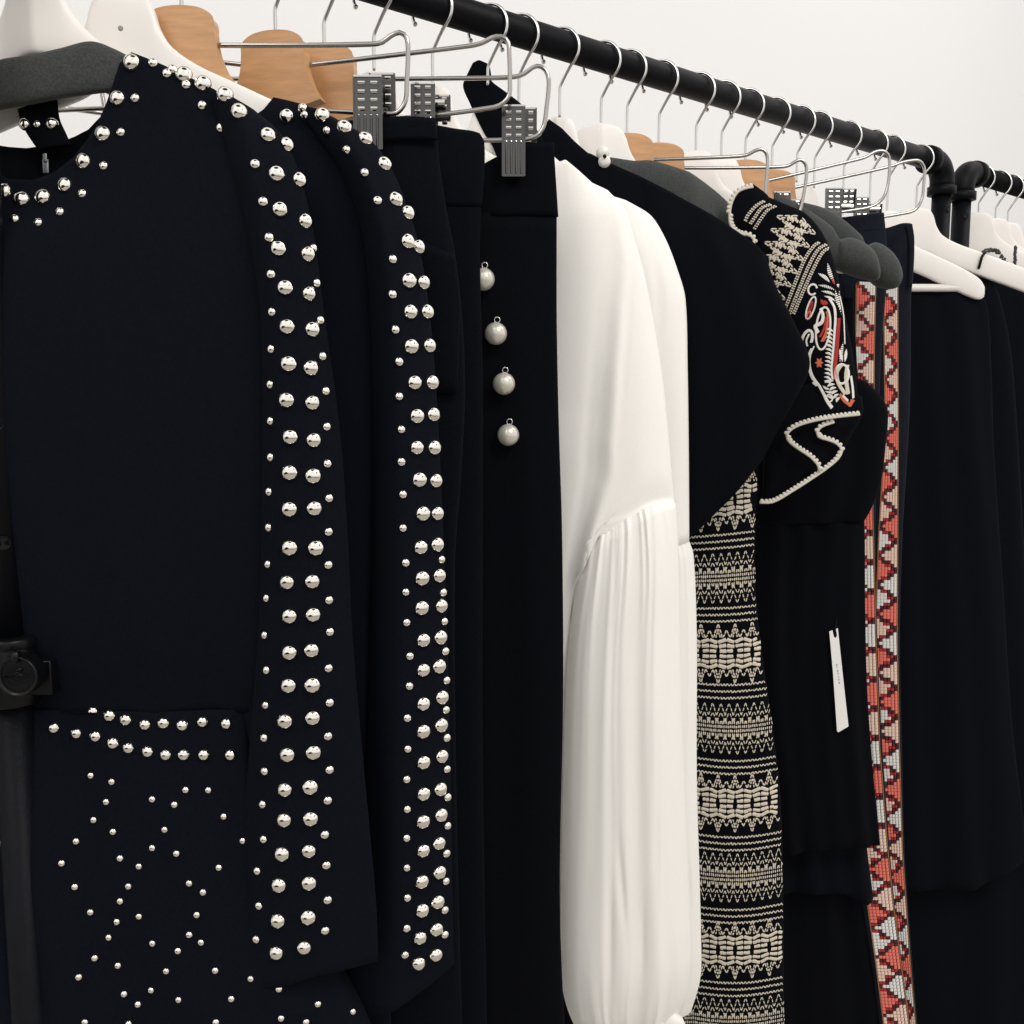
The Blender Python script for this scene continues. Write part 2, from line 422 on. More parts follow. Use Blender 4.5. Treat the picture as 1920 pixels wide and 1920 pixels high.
def rod_pt(d):
    x = (d + CAM.y*FH.y)/FH.x + CAM.x
    p = Vector((x, 0, ROD_Z)); return p, (p-CAM).dot(RT)
TPL = [(0, 0, -72), (12, -1, -73), (20, -5, -76), (25, -14, -79), (29, -28, -82), (38, -43, -87), (60, -58, -96), (85, -69, -106), (110, -80, -117), (140, -93, -130), (170, -107, -143), (195, -121, -152), (207, -131, -153), (213, -141, -149)]
def white_hanger(stem, label, drop=.074, sx=.78, yaw=0, group='white wooden hangers on the rods', bar=False, dd=None, thick=.0065, steep=1.12, back=.013, both=False):
    d = dd or depth(stem); p, r0 = rod_pt(d)
    t = thing('coat_hanger', p, label, 'hanger', group); hook(t, d, r0, drop)
    z0 = ROD_Z-drop; rows = []
    for s in (-1, 1):
        for (x, a, b) in (TPL[::-1] if s < 0 else TPL[1:]):
            k = 1 if x < 40 else 1
            rows.append(([(r0+s*x*.001*sx, z0+(b if x < 40 else -87+(b+87)*steep)*.001), (r0+s*x*.001*sx, z0+(a if x < 40 else -43+(a+43)*steep)*.001)], thick if x < 205 else thick*.75))
    ty = math.tan(math.radians(yaw))
    pillow('hanger_body', rows, d, WHITEWOOD, t, n=14, per=3, pw=.22, raw=True, dfun=lambda r: d+back-ty*(abs(r-r0) if both else r-r0))
    if bar:
        g = Geo(); zb = z0-.118; sweep(g, [W(r0-.196*sx, d+back, zb), W(r0+.196*sx, d+back, zb)], .006, 14); g.build('trouser_bar', WHITEWOOD, t)
    return t, d, r0, z0
_c = catmull([(44, -60), (37, -50), (31, -35), (29, -20), (28.5, -10), (24, -5.2), (15, -1.5), (0, 0), (-15, -1.5), (-24, -5.2), (-28.5, -10), (-29, -20), (-31, -35), (-37, -50), (-44, -60)], 56)
WB = [(float(a), float(b)) for a, b in _c][::-1]+[(22, -66), (8, -68), (-8, -68), (-22, -66)]
def clip_mesh(geo, c, w, h, tilt, side, d_thick=.0016):
    """one stamped plate of a spring clip: two columns of pressed slots above, long ribs below"""
    ax0 = RT; az = (ZZ*math.cos(tilt)+FH*math.sin(tilt)*side).normalized(); ay = ax0.cross(az).normalized()
    n = -FH*side
    boxg(geo, c, (ax0, ay, az), (w/2, .0007, h/2), m=1)
    for sx in (-1, 1): boxg(geo, c+ax0*(sx*w*.5)-n*.0010, (ax0, ay, az), (.0006, .0024, h/2), m=1)
    boxg(geo, c+az*h*.5, (ax0, ay, az), (w/2, .0016, .0008))
    for i in range(4):
        for sx in (-1, 1):
            q = c+az*(h*.41-.0070*i)+ax0*(sx*w*.225)+n*.0004
            sweep(geo, [q-ax0*w*.14, q-ax0*w*.12, q+ax0*w*.12, q+ax0*w*.14], [.0006, .0020, .0020, .0006], 10)
    z0 = h*.41-.0070*4+.0015
    for i in range(4):
        q = c+ax0*(w*(-.33+.22*i))+n*.0005
        ball(geo, q+az*z0, .0011, 8, 6)
        if z0-.002 > -h*.48: sweep(geo, [q+az*(z0-.002), q-az*h*.46], .0012*w/.022, 8, m=1)
def clip_hanger(stem, label, top_path, clips, drop=.068, wood=WOOD, dd=None, yaw=0, bs=1.0):
    d = dd or depth(stem); p, r0 = rod_pt(d)
    t = thing('clip_hanger', p, label, 'clip hanger', 'wooden clip hangers with wire frames'); hook(t, d, r0, drop)
    z0 = ROD_Z-drop; vs = []; N = len(WB); ty = math.radians(yaw)
    ux = RT*math.cos(ty)-FH*math.sin(ty); uy = RT*math.sin(ty)+FH*math.cos(ty)
    base = W(r0, d, z0)
    for s in (-1, 1):
        for x, z in WB: vs.append(base+ux*(x*.001*bs)+uy*(s*.0085)+ZZ*(z*.001*bs))
    fs = [list(range(N)), [N+k for k in range(N)]]+[[k, (k+1) % N, N+(k+1) % N, N+k] for k in range(N)]
    mk('head_block', vs, fs, wood, t, smooth=False, bevel=.0012)
    g = Geo(); pp = catmull([P(x, y, d) for x, y in top_path], 90)
    # the hidden left half of the frame, mirrored about the stem
    mir = [Vector(v)+RT*(2*(r0-(Vector(v)-CAM).dot(RT))) for v in pp]; sweep(g, list(pp)+mir[::-1]+[pp[0]], .0021, 10)
    g.build('wire_frame', WIRE, t)
    for (cx, cy, w, h, back, *dz) in clips:
        d_ = d; d = d+(dz[0] if dz else 0)
        g = Geo(); c = P(cx, cy, d-.0165); clip_mesh(g, c, w, h, .05, 1)
        c2 = P(cx+back[0], cy+back[1], d+.012); clip_mesh(g, c2, w*.9, h*.62, .12, -1)
        sweep(g, [P(cx-9, cy-2, d+.003), P(cx+9+back[0], cy-2, d+.003)], .0035, 10)
        g.build('clip', CHROME, t, mats=[CHROME, CLIPM], smooth=False); d = d_
    return t, d
# left to right along the rod
h1, d1, r1, z1 = white_hanger(29, 'white hanger at the far left, wearing a grey foam shoulder cover', drop=.052, sx=.8, yaw=-13, steep=1.15, back=.020, both=True)
h2, d2, r2, z2 = white_hanger(215, 'white hanger with a small dimple holding the second studded garment', drop=.062, sx=1.0, yaw=-4, steep=1.0, back=.008)
_hb = [o for o in h2.children if o.name.startswith('hanger_body')]
_p, _n = hit(_hb, 226, 53)
if _p is not None:
    g = Geo(); ball(g, _p, .0022, 14, 10, (RT, FH*.35, ZZ)); g.build('dimple_disc', mat('dimple_grey', (.30, .28, .26), .5), h2)  # dark grey disc draws the shade of the dimple on the hanger
c1, dA = clip_hanger(335, 'wooden clip hanger leftmost of the row, block darker and partly behind a white hanger arm',
    [(400, 85), (560, 85), (690, 83), (715, 80), (735, 66), (750, 61), (762, 70), (765, 95), (763, 150), (760, 190), (745, 211), (725, 213), (590, 207), (420, 200)],
    [(690, 212, .0235, .060, (28, -30))], yaw=2)
c2, dB = clip_hanger(513, 'pale wooden clip hanger, its block the biggest and in plain view at top left',
    [(578, 122), (700, 108), (880, 86), (905, 80), (925, 70), (940, 69), (952, 78), (955, 105), (956, 150), (954, 180), (938, 197), (915, 203), (815, 216), (620, 232)],
    [(793, 196, .0205, .036, (32, 8))], yaw=12)
c3, dC = clip_hanger(605, 'wooden clip hanger tucked right behind the pale block, gripping the trousers with pearls',
    [(650, 152), (710, 149), (850, 147), (955, 145), (980, 140), (1000, 126), (1013, 124), (1025, 135), (1029, 155), (1025, 200), (1020, 235), (1010, 252), (990, 260), (960, 262), (700, 268)],
    [(963, 265, .0205, .064, (24, -20))], yaw=8)
w4, *_ = white_hanger(699, 'white hanger almost hidden behind the chrome trouser clips, nearest of those without a visible garment')
w5, dW1, *_ = white_hanger(810, 'white hanger under the front white blouse, its top showing behind two trouser clips')
b1, dBk, *_ = white_hanger(914, 'white hanger threaded through the black halter strap', drop=.060, sx=.56)
w6, dW2, *_ = white_hanger(973, 'white hanger under the rear white blouse, head peeping past a chrome clip')
w7, dG7, *_ = white_hanger(1050, 'white hanger whose rounded head rises out of the black jacket collar')
w8, dE, rE, zE = white_hanger(1128, 'white hanger with broad head behind the white press studs, wearing a grey foam cover', sx=1.22, yaw=-22, both=True, back=-.004)
c4, dF = clip_hanger(1177, 'wooden clip hanger half hidden by the broad white hanger head in the middle',
    [(1215, 300), (1300, 297), (1385, 293), (1402, 290), (1415, 283), (1428, 280), (1437, 288), (1439, 310), (1436, 345), (1432, 385), (1420, 425), (1385, 440), (1240, 448)],
    [], drop=.080)
c5, dG = clip_hanger(1237, 'wooden clip hanger in the middle with an unobstructed square block',
    [(1265, 315), (1350, 315), (1465, 313), (1480, 310), (1493, 302), (1503, 300), (1511, 310), (1512, 330), (1506, 370), (1498, 400), (1482, 432), (1440, 446), (1300, 456)],
    [(1466, 388, .020, .036, (22, 4), .034)], drop=.082)
w9, dH, rH, zH = white_hanger(1307, 'white hanger carrying the nearer of the two bulbous grey foam ends', drop=.077, sx=.95, steep=1.0, back=0)
w10, dI, rI, zI = white_hanger(1355, 'white hanger carrying the farther of the two bulbous grey foam ends', drop=.077, sx=.95, steep=1.0, back=0)
c6, dJ = clip_hanger(1400, 'wooden clip hanger with tilted wire frame gripping the nearer dark jeans',
    [(1435, 340), (1500, 325), (1600, 301), (1622, 295), (1640, 285), (1655, 283), (1666, 292), (1668, 315), (1664, 350), (1655, 372), (1635, 387), (1600, 394), (1460, 415)],
    [(1563, 389, .0200, .050, (27, -12), .004)], drop=.076)
c7, dK = clip_hanger(1450, 'wooden clip hanger with tilted wire frame gripping the farther dark jeans',
    [(1485, 353), (1560, 337), (1670, 312), (1690, 305), (1710, 301), (1724, 302), (1733, 315), (1732, 345), (1728, 375), (1715, 394), (1690, 401), (1640, 409), (1520, 425)],
    [(1615, 394, .0195, .036, (25, 4), .075)], drop=.080)
w11, *_ = white_hanger(1497, 'white hanger to the right of the rightmost wooden block', drop=.082, sx=.72, yaw=-44)
w12, *_ = white_hanger(1530, 'white hanger seen through the slanted wire frames, first of two there', drop=.084, sx=.62, yaw=-50)
w13, *_ = white_hanger(1585, 'white hanger seen through the slanted wire frames, second of two there', drop=.084, sx=.46, yaw=-60)
w14, *_ = white_hanger(1635, 'white hanger behind the loose jeans waistband', drop=.086, sx=.30, yaw=-68)
w15, dZ0, rZ0, zZ0 = white_hanger(1668, 'white hanger with notch and trouser bar over the long black coat', drop=.097, sx=.72, bar=True, steep=.74, back=-.008)
w16, dZ1, rZ1, zZ1 = white_hanger(1722, 'white hanger with the long arm crossing in front of both black posts', drop=.080, sx=1.12, steep=.9, back=0)
w17, dR1, *_ = white_hanger(1838, 'white hanger nearest the post on the second rack', drop=.062, sx=1.0, steep=1.0, back=0)
w18, dR2, *_ = white_hanger(1870, 'white hanger in the middle of the three on the second rack', drop=.064, sx=1.0, steep=1.0, back=0)
w19, dR3, *_ = white_hanger(1893, 'white hanger farthest along of the three on the second rack', drop=.066, sx=1.0, steep=1.0, back=0)

def garment(name, px, py, d, label, cat, group=None): return thing(name, P(px, py, d), label, cat, group)
# foam covers
pillow('foam_cover', [([(-190, 262), (-180, 190)], .007), ([(-110, 232), (-105, 150)], .0075), ([(0, 205), (0, 114)], .0075), ([(60, 194), (62, 104)], .0075), ([(112, 184), (116, 92)], .0075), ([(160, 177), (172, 79)], .0075), ([(205, 173), (214, 92)], .0075), ([(245, 182), (258, 116)], .005), ([(300, 215), (312, 160)], .003)], depth(75)+.006, FOAM, h1, pw=.28, n=20)
pillow('foam_cover', [([(1085, 330), (1090, 285)], .010), ([(1180, 368), (1185, 302)], .013), ([(1215, 390), (1222, 302)], .014), ([(1290, 420), (1305, 328)], .014), ([(1350, 460), (1372, 356)], .014), ([(1420, 500), (1440, 400)], .014)], dE, FOAM, w8, pw=.35, n=20, dfun=lambda r: dE+.95*max(0, r-rE-.105))
pillow('foam_cover', [([(1440, 425), (1455, 360)], .010), ([(1490, 450), (1500, 385)], .013), ([(1545, 492), (1557, 424)], .014), ([(1562, 503), (1567, 440)], .015), ([(1568, 505), (1572, 449)], .021), ([(1585, 512), (1592, 446)], .025), ([(1605, 519), (1618, 457)], .026), ([(1625, 524), (1636, 474)], .022), ([(1640, 526), (1646, 500)], .013), ([(1647, 524), (1649, 512)], .004)], dn(1.185), FOAM, w9, pw=.45, n=22)
pillow('foam_cover', [([(1490, 440), (1500, 378)], .010), ([(1545, 460), (1555, 395)], .013), ([(1598, 490), (1612, 440)], .014), ([(1612, 505), (1622, 460)], .017), ([(1628, 522), (1640, 455)], .023), ([(1645, 537), (1662, 466)], .024), ([(1665, 542), (1679, 486)], .021), ([(1680, 540), (1689, 510)], .012), ([(1686, 534), (1690, 522)], .004)], dn(1.222), FOAM, w10, pw=.45, n=22)

# ------------------------------------------------------------------ studs
def stud_mesh(R, name, hgt=.80):
    prof = [(1.02, -.30), (1.03, .04)]+[(math.cos(math.radians(a)), .06+.74*math.sin(math.radians(a))) for a in (6, 18, 30, 42, 54, 66, 78)]+[(0, .80)]
    vs = []; fs = []; seg = 18
    for a, b in prof[:-1]:
        for k in range(seg): vs.append((a*R*math.cos(6.2832*k/seg), a*R*math.sin(6.2832*k/seg), b*R))
    vs.append((0, 0, prof[-1][1]*R))
    for i in range(len(prof)-2):
        for k in range(seg): fs.append((i*seg+k, i*seg+(k+1) % seg, (i+1)*seg+(k+1) % seg, (i+1)*seg+k))
    L = len(vs)-1; b = (len(prof)-2)*seg
    for k in range(seg): fs.append((b+k, b+(k+1) % seg, L))
    me = bpy.data.meshes.new(name); me.from_pydata(vs, [], fs); me.materials.append(STUDM)
    me.polygons.foreach_set('use_smooth', [True]*len(fs)); return me
SL, SM, SS, ST = stud_mesh(.0064, 'stud_large'), stud_mesh(.0049, 'stud_medium'), stud_mesh(.0037, 'stud_small'), stud_mesh(.0030, 'stud_tiny')
def put_studs(root, surfs, items, limit=100):
    """items: (px, py, mesh); the `limit` largest become parts, the rest one part of kind stuff"""
    order = {SL.name: 0, SM.name: 1, SS.name: 2, ST.name: 3}
    items = sorted(items, key=lambda a: order[a[2].name]); g = Geo(); c0 = sum_loc(root); cnt = 0
    for (px, py, me) in items:
        p, n = hit(surfs, px, py)
        if p is None: continue
        n = (n*.95-ray(px, py)*.05).normalized()
        q = n.to_track_quat('Z', 'Y').to_matrix() @ Matrix.Rotation(random.uniform(0, 6.28), 3, 'Z')
        jit = Matrix.Rotation(random.gauss(0, .10), 3, 'X') @ Matrix.Rotation(random.gauss(0, .10), 3, 'Y')
        q = q @ jit
        if cnt < limit:
            o = bpy.data.objects.new('stud', me); link(o, root); o.location = p-c0; o.rotation_euler = q.to_euler(); o.scale = [random.uniform(.95, 1.04)]*3; cnt += 1
        else: g.add([q @ v.co + p for v in me.vertices], [list(f.vertices) for f in me.polygons])
    if g.v:
        o = g.build('stud', STUDM, root); o['kind'] = 'stuff'
# ------------------------------------------------------------------ first studded dress
D1 = depth(75)
dress1 = garment('studded_dress', 60, 340, D1, 'navy dress nearest the camera with domed silver studs on neckline, sleeve, waist and skirt', 'dress')
top = [(-440, 330), (-400, 250), (-300, 190), (-145, 108), (-128, 170), (-95, 245), (-40, 308), (20, 338), (70, 340), (108, 324), (147, 293), (180, 247), (197, 213), (213, 167), (232, 106), (246, 99), (300, 120), (345, 141), (400, 167), (450, 195)]
body1 = pillow('bodice', [(top, .004, 0), ([(-440, 420), (-300, 330), (-150, 260), (-100, 330), (-30, 380), (30, 405), (80, 400), (140, 370), (200, 310), (250, 240), (330, 215), (480, 240)], .008, -.003),
    ([(-430, 560), (-200, 500), (0, 500), (200, 470), (520, 420)], .018, -.008), ([(-400, 720), (0, 720), (530, 720)], .024, -.008), ([(-390, 960), (0, 965), (530, 965)], .024, -.007), ([(-360, 1215), (0, 1215), (520, 1215)], .022, -.004), ([(-350, 1330), (40, 1322), (270, 1328), (500, 1330)], .016, 0)],
    D1, NAVY, dress1, n=44, per=8, pw=.35, fold=folds(.006, (1.3, 3.1, 5.3), 3, base=.1))
skirt1 = pillow('skirt', [([(-350, 1325), (40, 1318), (270, 1323), (462, 1325)], .018, 0), ([(-360, 1415), (40, 1400), (270, 1425), (478, 1420)], .024, 0), ([(-380, 1560), (520, 1560)], .030, 0), ([(-400, 1750), (600, 1750)], .036, .002), ([(-420, 1960), (700, 1960)], .040, .004), ([(-430, 2300), (740, 2300)], .040, .004)],
    D1, NAVY, dress1, n=60, per=10, pw=.3, fold=folds(.016, (2.6, 4.3, 6.1), 11, grow=.5, base=.25))
sleeve1b = pillow('sleeve_back', [([(400, 330), (540, 340)], .012), ([(388, 480), (570, 480)], .018), ([(386, 700), (600, 700)], .020), ([(390, 960), (625, 960)], .020), ([(420, 1215), (650, 1215)], .018), ([(462, 1420), (670, 1420)], .014), ([(470, 1560), (690, 1560)], .012), ([(470, 1800), (700, 1790)], .010)], D1+.004, NAVY, dress1, n=20, pw=.4)
sleeve1 = pillow('sleeve', [([(395, 170), (440, 186), (478, 208)], .003, -.004), ([(415, 235), (455, 225), (530, 255)], .012, -.004), ([(440, 330), (500, 320), (566, 335)], .018, -.006), ([(470, 450), (530, 450), (592, 445)], .022, -.007), ([(492, 600), (550, 600), (612, 595)], .023, -.008), ([(494, 800), (640, 800)], .023, -.008), ([(492, 1000), (655, 1000)], .023, -.008), ([(487, 1190), (664, 1190)], .023, -.008), ([(472, 1400), (682, 1400)], .023, -.008), ([(459, 1560), (697, 1560)], .023, -.008), ([(450, 1700), (708, 1690)], .022, -.008), ([(443, 1817), (500, 1821), (560, 1812), (610, 1795), (712, 1792)], .020, -.008)],
    D1-.006, NAVY, dress1, n=32, per=7, crest=.40, fold=folds(.0028, (1.2, 2.2), 5, base=.4))
back1 = pillow('back_panel', [([(-140, 120), (-110, 200), (-60, 255), (0, 276), (60, 280), (120, 268), (165, 248), (205, 205), (236, 120)], .003), ([(-200, 330), (60, 345), (300, 330)], .006), ([(-220, 700), (300, 700)], .008)], D1+.034, BLACK, dress1, n=26, pw=.4)
tab1 = pillow('neck_band', [([(33, 206), (72, 194), (108, 188)], .003), ([(40, 232), (112, 222)], .004), ([(55, 258), (124, 250)], .004), ([(72, 282), (134, 272)], .003)], D1+.020, BLACK, dress1, n=12, pw=.4)
g = Geo(); boxg(g, P(86, 312, D1+.022), AX, (.0024, .0008, .0056)); boxg(g, P(85, 296, D1+.021), AX, (.0016, .0012, .0034)); g.build('zip_pull', ZIP, dress1, bevel=.0005)
L1 = [(502, 253), (518, 326), (524.5, 392.5), (522, 466), (534.5, 539), (538, 612.5), (541, 682), (537, 750), (544, 819), (543, 886), (542.5, 954.5), (543, 1027), (538, 1092), (542.5, 1155), (542, 1223), (541, 1285), (534.5, 1352), (539, 1414.5), (534, 1480), (533, 1537), (529, 1600.5), (523, 1659), (521, 1725.5), (518, 1786)]
L2 = [(542, 272), (562, 337.5), (573, 415), (577.5, 477), (580, 551), (585.5, 617.5), (583, 690), (585.5, 755), (588, 825), (587, 892), (589, 953), (592, 1027), (585.5, 1090), (587, 1152), (584, 1219), (585.5, 1284), (586, 1345.5), (587.5, 1410.5), (581.5, 1475), (582, 1534.5), (579, 1595), (579.5, 1655), (578, 1719), (570.5, 1776)]
S1 = [(478, 307.5), (493, 378), (504.5, 445), (507, 514), (509, 585), (508, 654.5), (506, 721), (506.5, 789), (507, 857), (504, 922), (503, 989), (501.5, 1057.5), (499, 1121), (495.5, 1190.5), (499, 1256), (497.5, 1322), (495, 1383), (495.5, 1446), (492, 1507.5), (494, 1573), (482, 1632.5), (485, 1698), (480, 1761)]
S2 = [(588, 466), (594, 531), (601, 600), (605, 668), (611, 733), (613, 800), (614, 869), (617, 934), (616, 997), (615.5, 1059), (617, 1125), (618.5, 1184.5), (616, 1252.5), (618, 1317), (615, 1380), (618, 1443), (614.5, 1500.5), (609, 1564.5), (612, 1622), (614.5, 1687), (610, 1744.5)]
NL = [(247, 117), (355, 140), (390, 157), (422, 177), (449, 209), (221, 184), (194, 251), (157, 303), (122, 347), (81, 369), (42, 373), (7, 358)]
NS = [(287, 118), (313, 138), (323, 130), (349, 159), (379, 198), (414, 240), (254, 184), (227, 248), (195, 311), (155, 363), (113, 397), (72, 417), (28, 410)]
WS = [(101, 1314), (139, 1321), (175, 1331), (205.5, 1341), (236, 1349), (272.5, 1358), (307, 1355.5), (342.5, 1359), (380, 1353), (425, 1356), (101, 1364), (143, 1374.5), (179, 1380), (212, 1393), (241, 1402.5), (277, 1409), (311, 1415), (344.5, 1415), (382.5, 1415), (432.5, 1415)]
KS = [(680, 55), (838, 103), (796, 253), (702, 388), (848, 476), (571, 548), (463, 712), (901, 675), (1042, 737), (562, 890), (963, 886), (901, 997), (678, 1080), (1042, 1113), (876, 1152), (814, 1270), (711, 1424), (885, 1480), (593, 1567), (931, 1693), (1035, 1770), (637, 1905), (1393, 163), (1563, 165), (1142, 233), (1309, 273), (1679, 362), (1235, 462), (1821, 545), (1142, 598), (1324, 640), (1642, 745), (1419, 863), (1524, 930), (1476, 1100), (1420, 1248), (1508, 1307), (1143, 1314), (1335, 1370), (1247, 1522), (1615, 1517), (1880, 1580), (1133, 1665), (1338, 1737), (1735, 1730), (1620, 1905), (0, 565), (88, 1530), (965, 1918)]
KS = [(a/4, 1440+b/4) for a, b in KS]+[(523, 1854), (596, 1882), (662, 1896), (527, 1909), (574, 1916)]
put_studs(dress1, [body1, sleeve1, sleeve1b], [(x, y, SL) for x, y in L1+L2+NL]+[(x, y, SS) for x, y in S1+S2+NS]+[(x, y, SM) for x, y in []], limit=80)
put_studs(dress1, [skirt1], [(x, y, SM) for x, y in WS]+[(x, y, ST) for x, y in KS], limit=20)
put_studs(dress1, [tab1], [(46, 233, SM), (70, 233, ST), (98, 232, SM)], limit=0)
# ------------------------------------------------------------------ second studded top
D2 = depth(215)
dress2 = garment('studded_tunic', 520, 190, D2, 'navy studded tunic behind the first dress, only its right shoulder and sleeve showing', 'tunic')
body2 = pillow('bodice', [([(80, 330), (180, 250), (300, 330), (420, 260), (500, 204), (514, 184), (560, 194), (600, 209), (645, 233)], .003), ([(60, 520), (300, 480), (700, 330)], .012), ([(60, 800), (720, 700)], .018), ([(80, 1200), (720, 1200)], .018), ([(80, 2000), (735, 2000)], .020)], D2+.006, NAVY, dress2, n=30, pw=.38, fold=folds(.004, (1.7, 3.1), 8))
sleeve2 = pillow('sleeve', [([(560, 200), (600, 209), (640, 230)], .003, -.004), ([(600, 262), (650, 250), (692, 262)], .010, -.005), ([(640, 320), (690, 310), (732, 312)], .016, -.006), ([(672, 400), (768, 398)], .020, -.007), ([(688, 480), (790, 475)], .021, -.008), ([(698, 620), (810, 615)], .021, -.008), ([(702, 800), (823, 795)], .021, -.008), ([(702, 1000), (832, 995)], .021, -.008), ([(696, 1200), (840, 1195)], .021, -.008), ([(690, 1400), (845, 1395)], .021, -.008), ([(680, 1600), (848, 1590)], .021, -.008), ([(660, 1740), (850, 1720)], .020, -.008), ([(635, 1880), (690, 1880), (745, 1862), (800, 1830), (852, 1798)], .018, -.008)],
    D2, NAVY, dress2, n=30, per=7, crest=.46, fold=folds(.0025, (1.1, 2.3), 9, base=.4))
A1 = [(721, 307), (742, 373), (764.5, 452.5), (766, 526), (769, 584.5), (770.5, 649.5), (776.5, 717), (781, 780), (781, 839), (785.5, 899), (792, 962.5), (788, 1026), (790.5, 1084), (790, 1139.5), (793, 1200), (793, 1256), (793, 1319), (793, 1371), (793.5, 1429), (793.5, 1488), (792.5, 1540), (793, 1594.5), (790.5, 1652.5), (791, 1706), (787, 1758), (784, 1806)]
A2 = [(765, 399), (785, 463), (794, 530), (801, 584), (805, 648), (810, 717), (812.5, 777), (814.5, 839), (817, 901), (820, 962.5), (820, 1020.5), (823, 1079), (827, 1136), (825.5, 1194.5), (823, 1249), (828, 1307), (827, 1359.5), (828, 1417.5), (826, 1479), (827, 1527.5), (823, 1581), (824, 1635), (820.5, 1690.5), (818, 1742), (817, 1790)]
A3 = [(567, 203), (612.5, 245), (649.5, 282), (683, 324), (707.5, 376), (736, 486), (735, 552), (740, 618), (748, 678), (748, 743), (752, 805), (752, 866), (755, 927), (755, 990), (760, 1055), (760, 1110), (762, 1167), (768, 1230), (767, 1286), (763, 1346), (764, 1404), (762, 1461), (763, 1517), (762, 1571), (762, 1627), (763, 1683), (762, 1740), (759, 1790), (571, 216)]
A4 = [(828, 1049), (831, 1110.5), (833, 1165), (835, 1221), (837, 1275.5), (836, 1331), (837.5, 1383), (838, 1442), (839, 1494.5), (839, 1548), (837, 1600), (836, 1652), (834, 1706), (834, 1752)]
A0 = [(537.5, 218), (604, 216), (646, 238), (686, 260)]
put_studs(dress2, [body2, sleeve2], [(x, y, SL) for x, y in A1+A2+A0]+[(x, y, SS) for x, y in A3+A4], limit=100)
# ------------------------------------------------------------------ trousers on clips
tA = garment('trousers', 760, 225, dA, 'black trousers with a pocket flap, clipped just behind the second studded sleeve', 'trousers', 'black trousers on clip hangers')
legA = pillow('leg', [([(560, 235), (700, 226), (760, 220), (818, 222)], .005), ([(560, 300), (823, 298)], .008), ([(560, 400), (838, 398)], .010), ([(560, 480), (853, 475)], .011), ([(560, 600), (867, 600)], .012), ([(560, 735), (872, 735)], .012), ([(560, 900), (864, 900)], .012), ([(560, 1060), (853, 1060)], .012), ([(560, 1500), (856, 1500)], .012), ([(560, 2050), (870, 2050)], .012)], dA, BLACK2, tA, n=26, per=6, pw=.35, fold=folds(.003, (2.1, 3.4), 21))
pillow('waistband', [([(580, 236), (700, 228), (760, 222), (816, 224)], .004), ([(580, 272), (690, 268), (760, 262), (821, 262)], .004)], dA-.0075, BLACK2, tA, n=20, pw=.3)
pillow('pocket_flap', [([(760, 440), (852, 478)], .0025), ([(760, 560), (862, 560)], .003), ([(775, 738), (858, 738)], .0025)], dA-.0115, BLACK2, tA, n=14, pw=.3)
tB = garment('trousers', 860, 245, dB, 'plain black trousers with rounded waistband corner, between flap pocket trousers and pearl trousers', 'trousers', 'black trousers on clip hangers')
pillow('leg', [([(640, 380), (902, 378)], .007), ([(640, 480), (900, 480)], .010), ([(640, 700), (905, 700)], .011), ([(640, 1000), (905, 1000)], .011), ([(640, 1400), (905, 1400)], .011), ([(640, 2050), (915, 2050)], .011)], dB, BLACK2, tB, n=26, pw=.35, fold=folds(.003, (1.9, 3.7), 22))
pillow('waistband', [([(650, 240), (760, 230), (820, 236), (850, 242), (885, 246), (900, 250)], .003), ([(650, 255), (830, 250), (900, 256), (908, 266)], .006), ([(650, 330), (908, 330)], .008), ([(650, 392), (903, 388)], .008)], dB, BLACK2, tB, n=26, pw=.3)
tC = garment('trousers', 980, 275, dC, 'black trousers hung with a line of pearl drops, clipped by the longest chrome clip', 'trousers', 'black trousers on clip hangers')
legC = pillow('leg', [([(700, 400), (1044, 402)], .009), ([(700, 600), (1044, 600)], .011), ([(700, 800), (1048, 800)], .011), ([(700, 1000), (1054, 1000)], .011), ([(700, 1300), (1056, 1300)], .011), ([(700, 1700), (1050, 1700)], .011), ([(700, 2050), (1065, 2050)], .011)], dC, BLACK, tC, n=30, pw=.35, fold=folds(.004, (1.6, 3.0, 4.2), 23, base=.5))
pillow('waistband', [([(880, 325), (912, 306), (947, 287), (985, 271), (1038, 267)], .004), ([(860, 350), (1042, 330)], .008), ([(850, 408), (1047, 406)], .009)], dC, BLACK, tC, n=26, pw=.3)
for (px, py, rr) in ((907, 526, 20.5), (930, 627, 20.5), (945, 720, 20.5), (953, 815, 20.2)):
    p, n = hit(legC, px, py); rad = rr/F_PX*(dC-.01); c = p-FH*rad*.9
    g = Geo(); ball(g, c, rad, 28, 18); pe = g.build('pearl_drop', PEARL, tC)
    g = Geo(); rc = c+ZZ*(rad+.0022)+RT*.0012; sweep(g, [rc+RT*.0026*math.cos(a)+ZZ*.0026*math.sin(a) for a in [k*.3-1.2 for k in range(19)]], .0006, 6)
    sweep(g, [c+ZZ*rad*.9, rc-ZZ*.002], .0007, 6); ro = g.build('jump_ring', CHROME, tC)
# black halter strap
halter = garment('halter_top', 900, 118, dBk-.01, 'black halter top with a wide strap looped over its hook behind the wire frames', 'top')
pillow('strap', [([(886, 119), (898, 114), (918, 122)], .003), ([(878, 135), (921, 140)], .004), ([(868, 160), (922, 152)], .004), ([(880, 192), (948, 172)], .004), ([(894, 222), (982, 200)], .004), ([(908, 250), (1005, 240)], .004), ([(925, 278), (1022, 272)], .004), ([(940, 330), (1040, 320)], .005), ([(940, 700), (1060, 700)], .006)], dBk+.006, BLACK, halter, n=16, pw=.4)
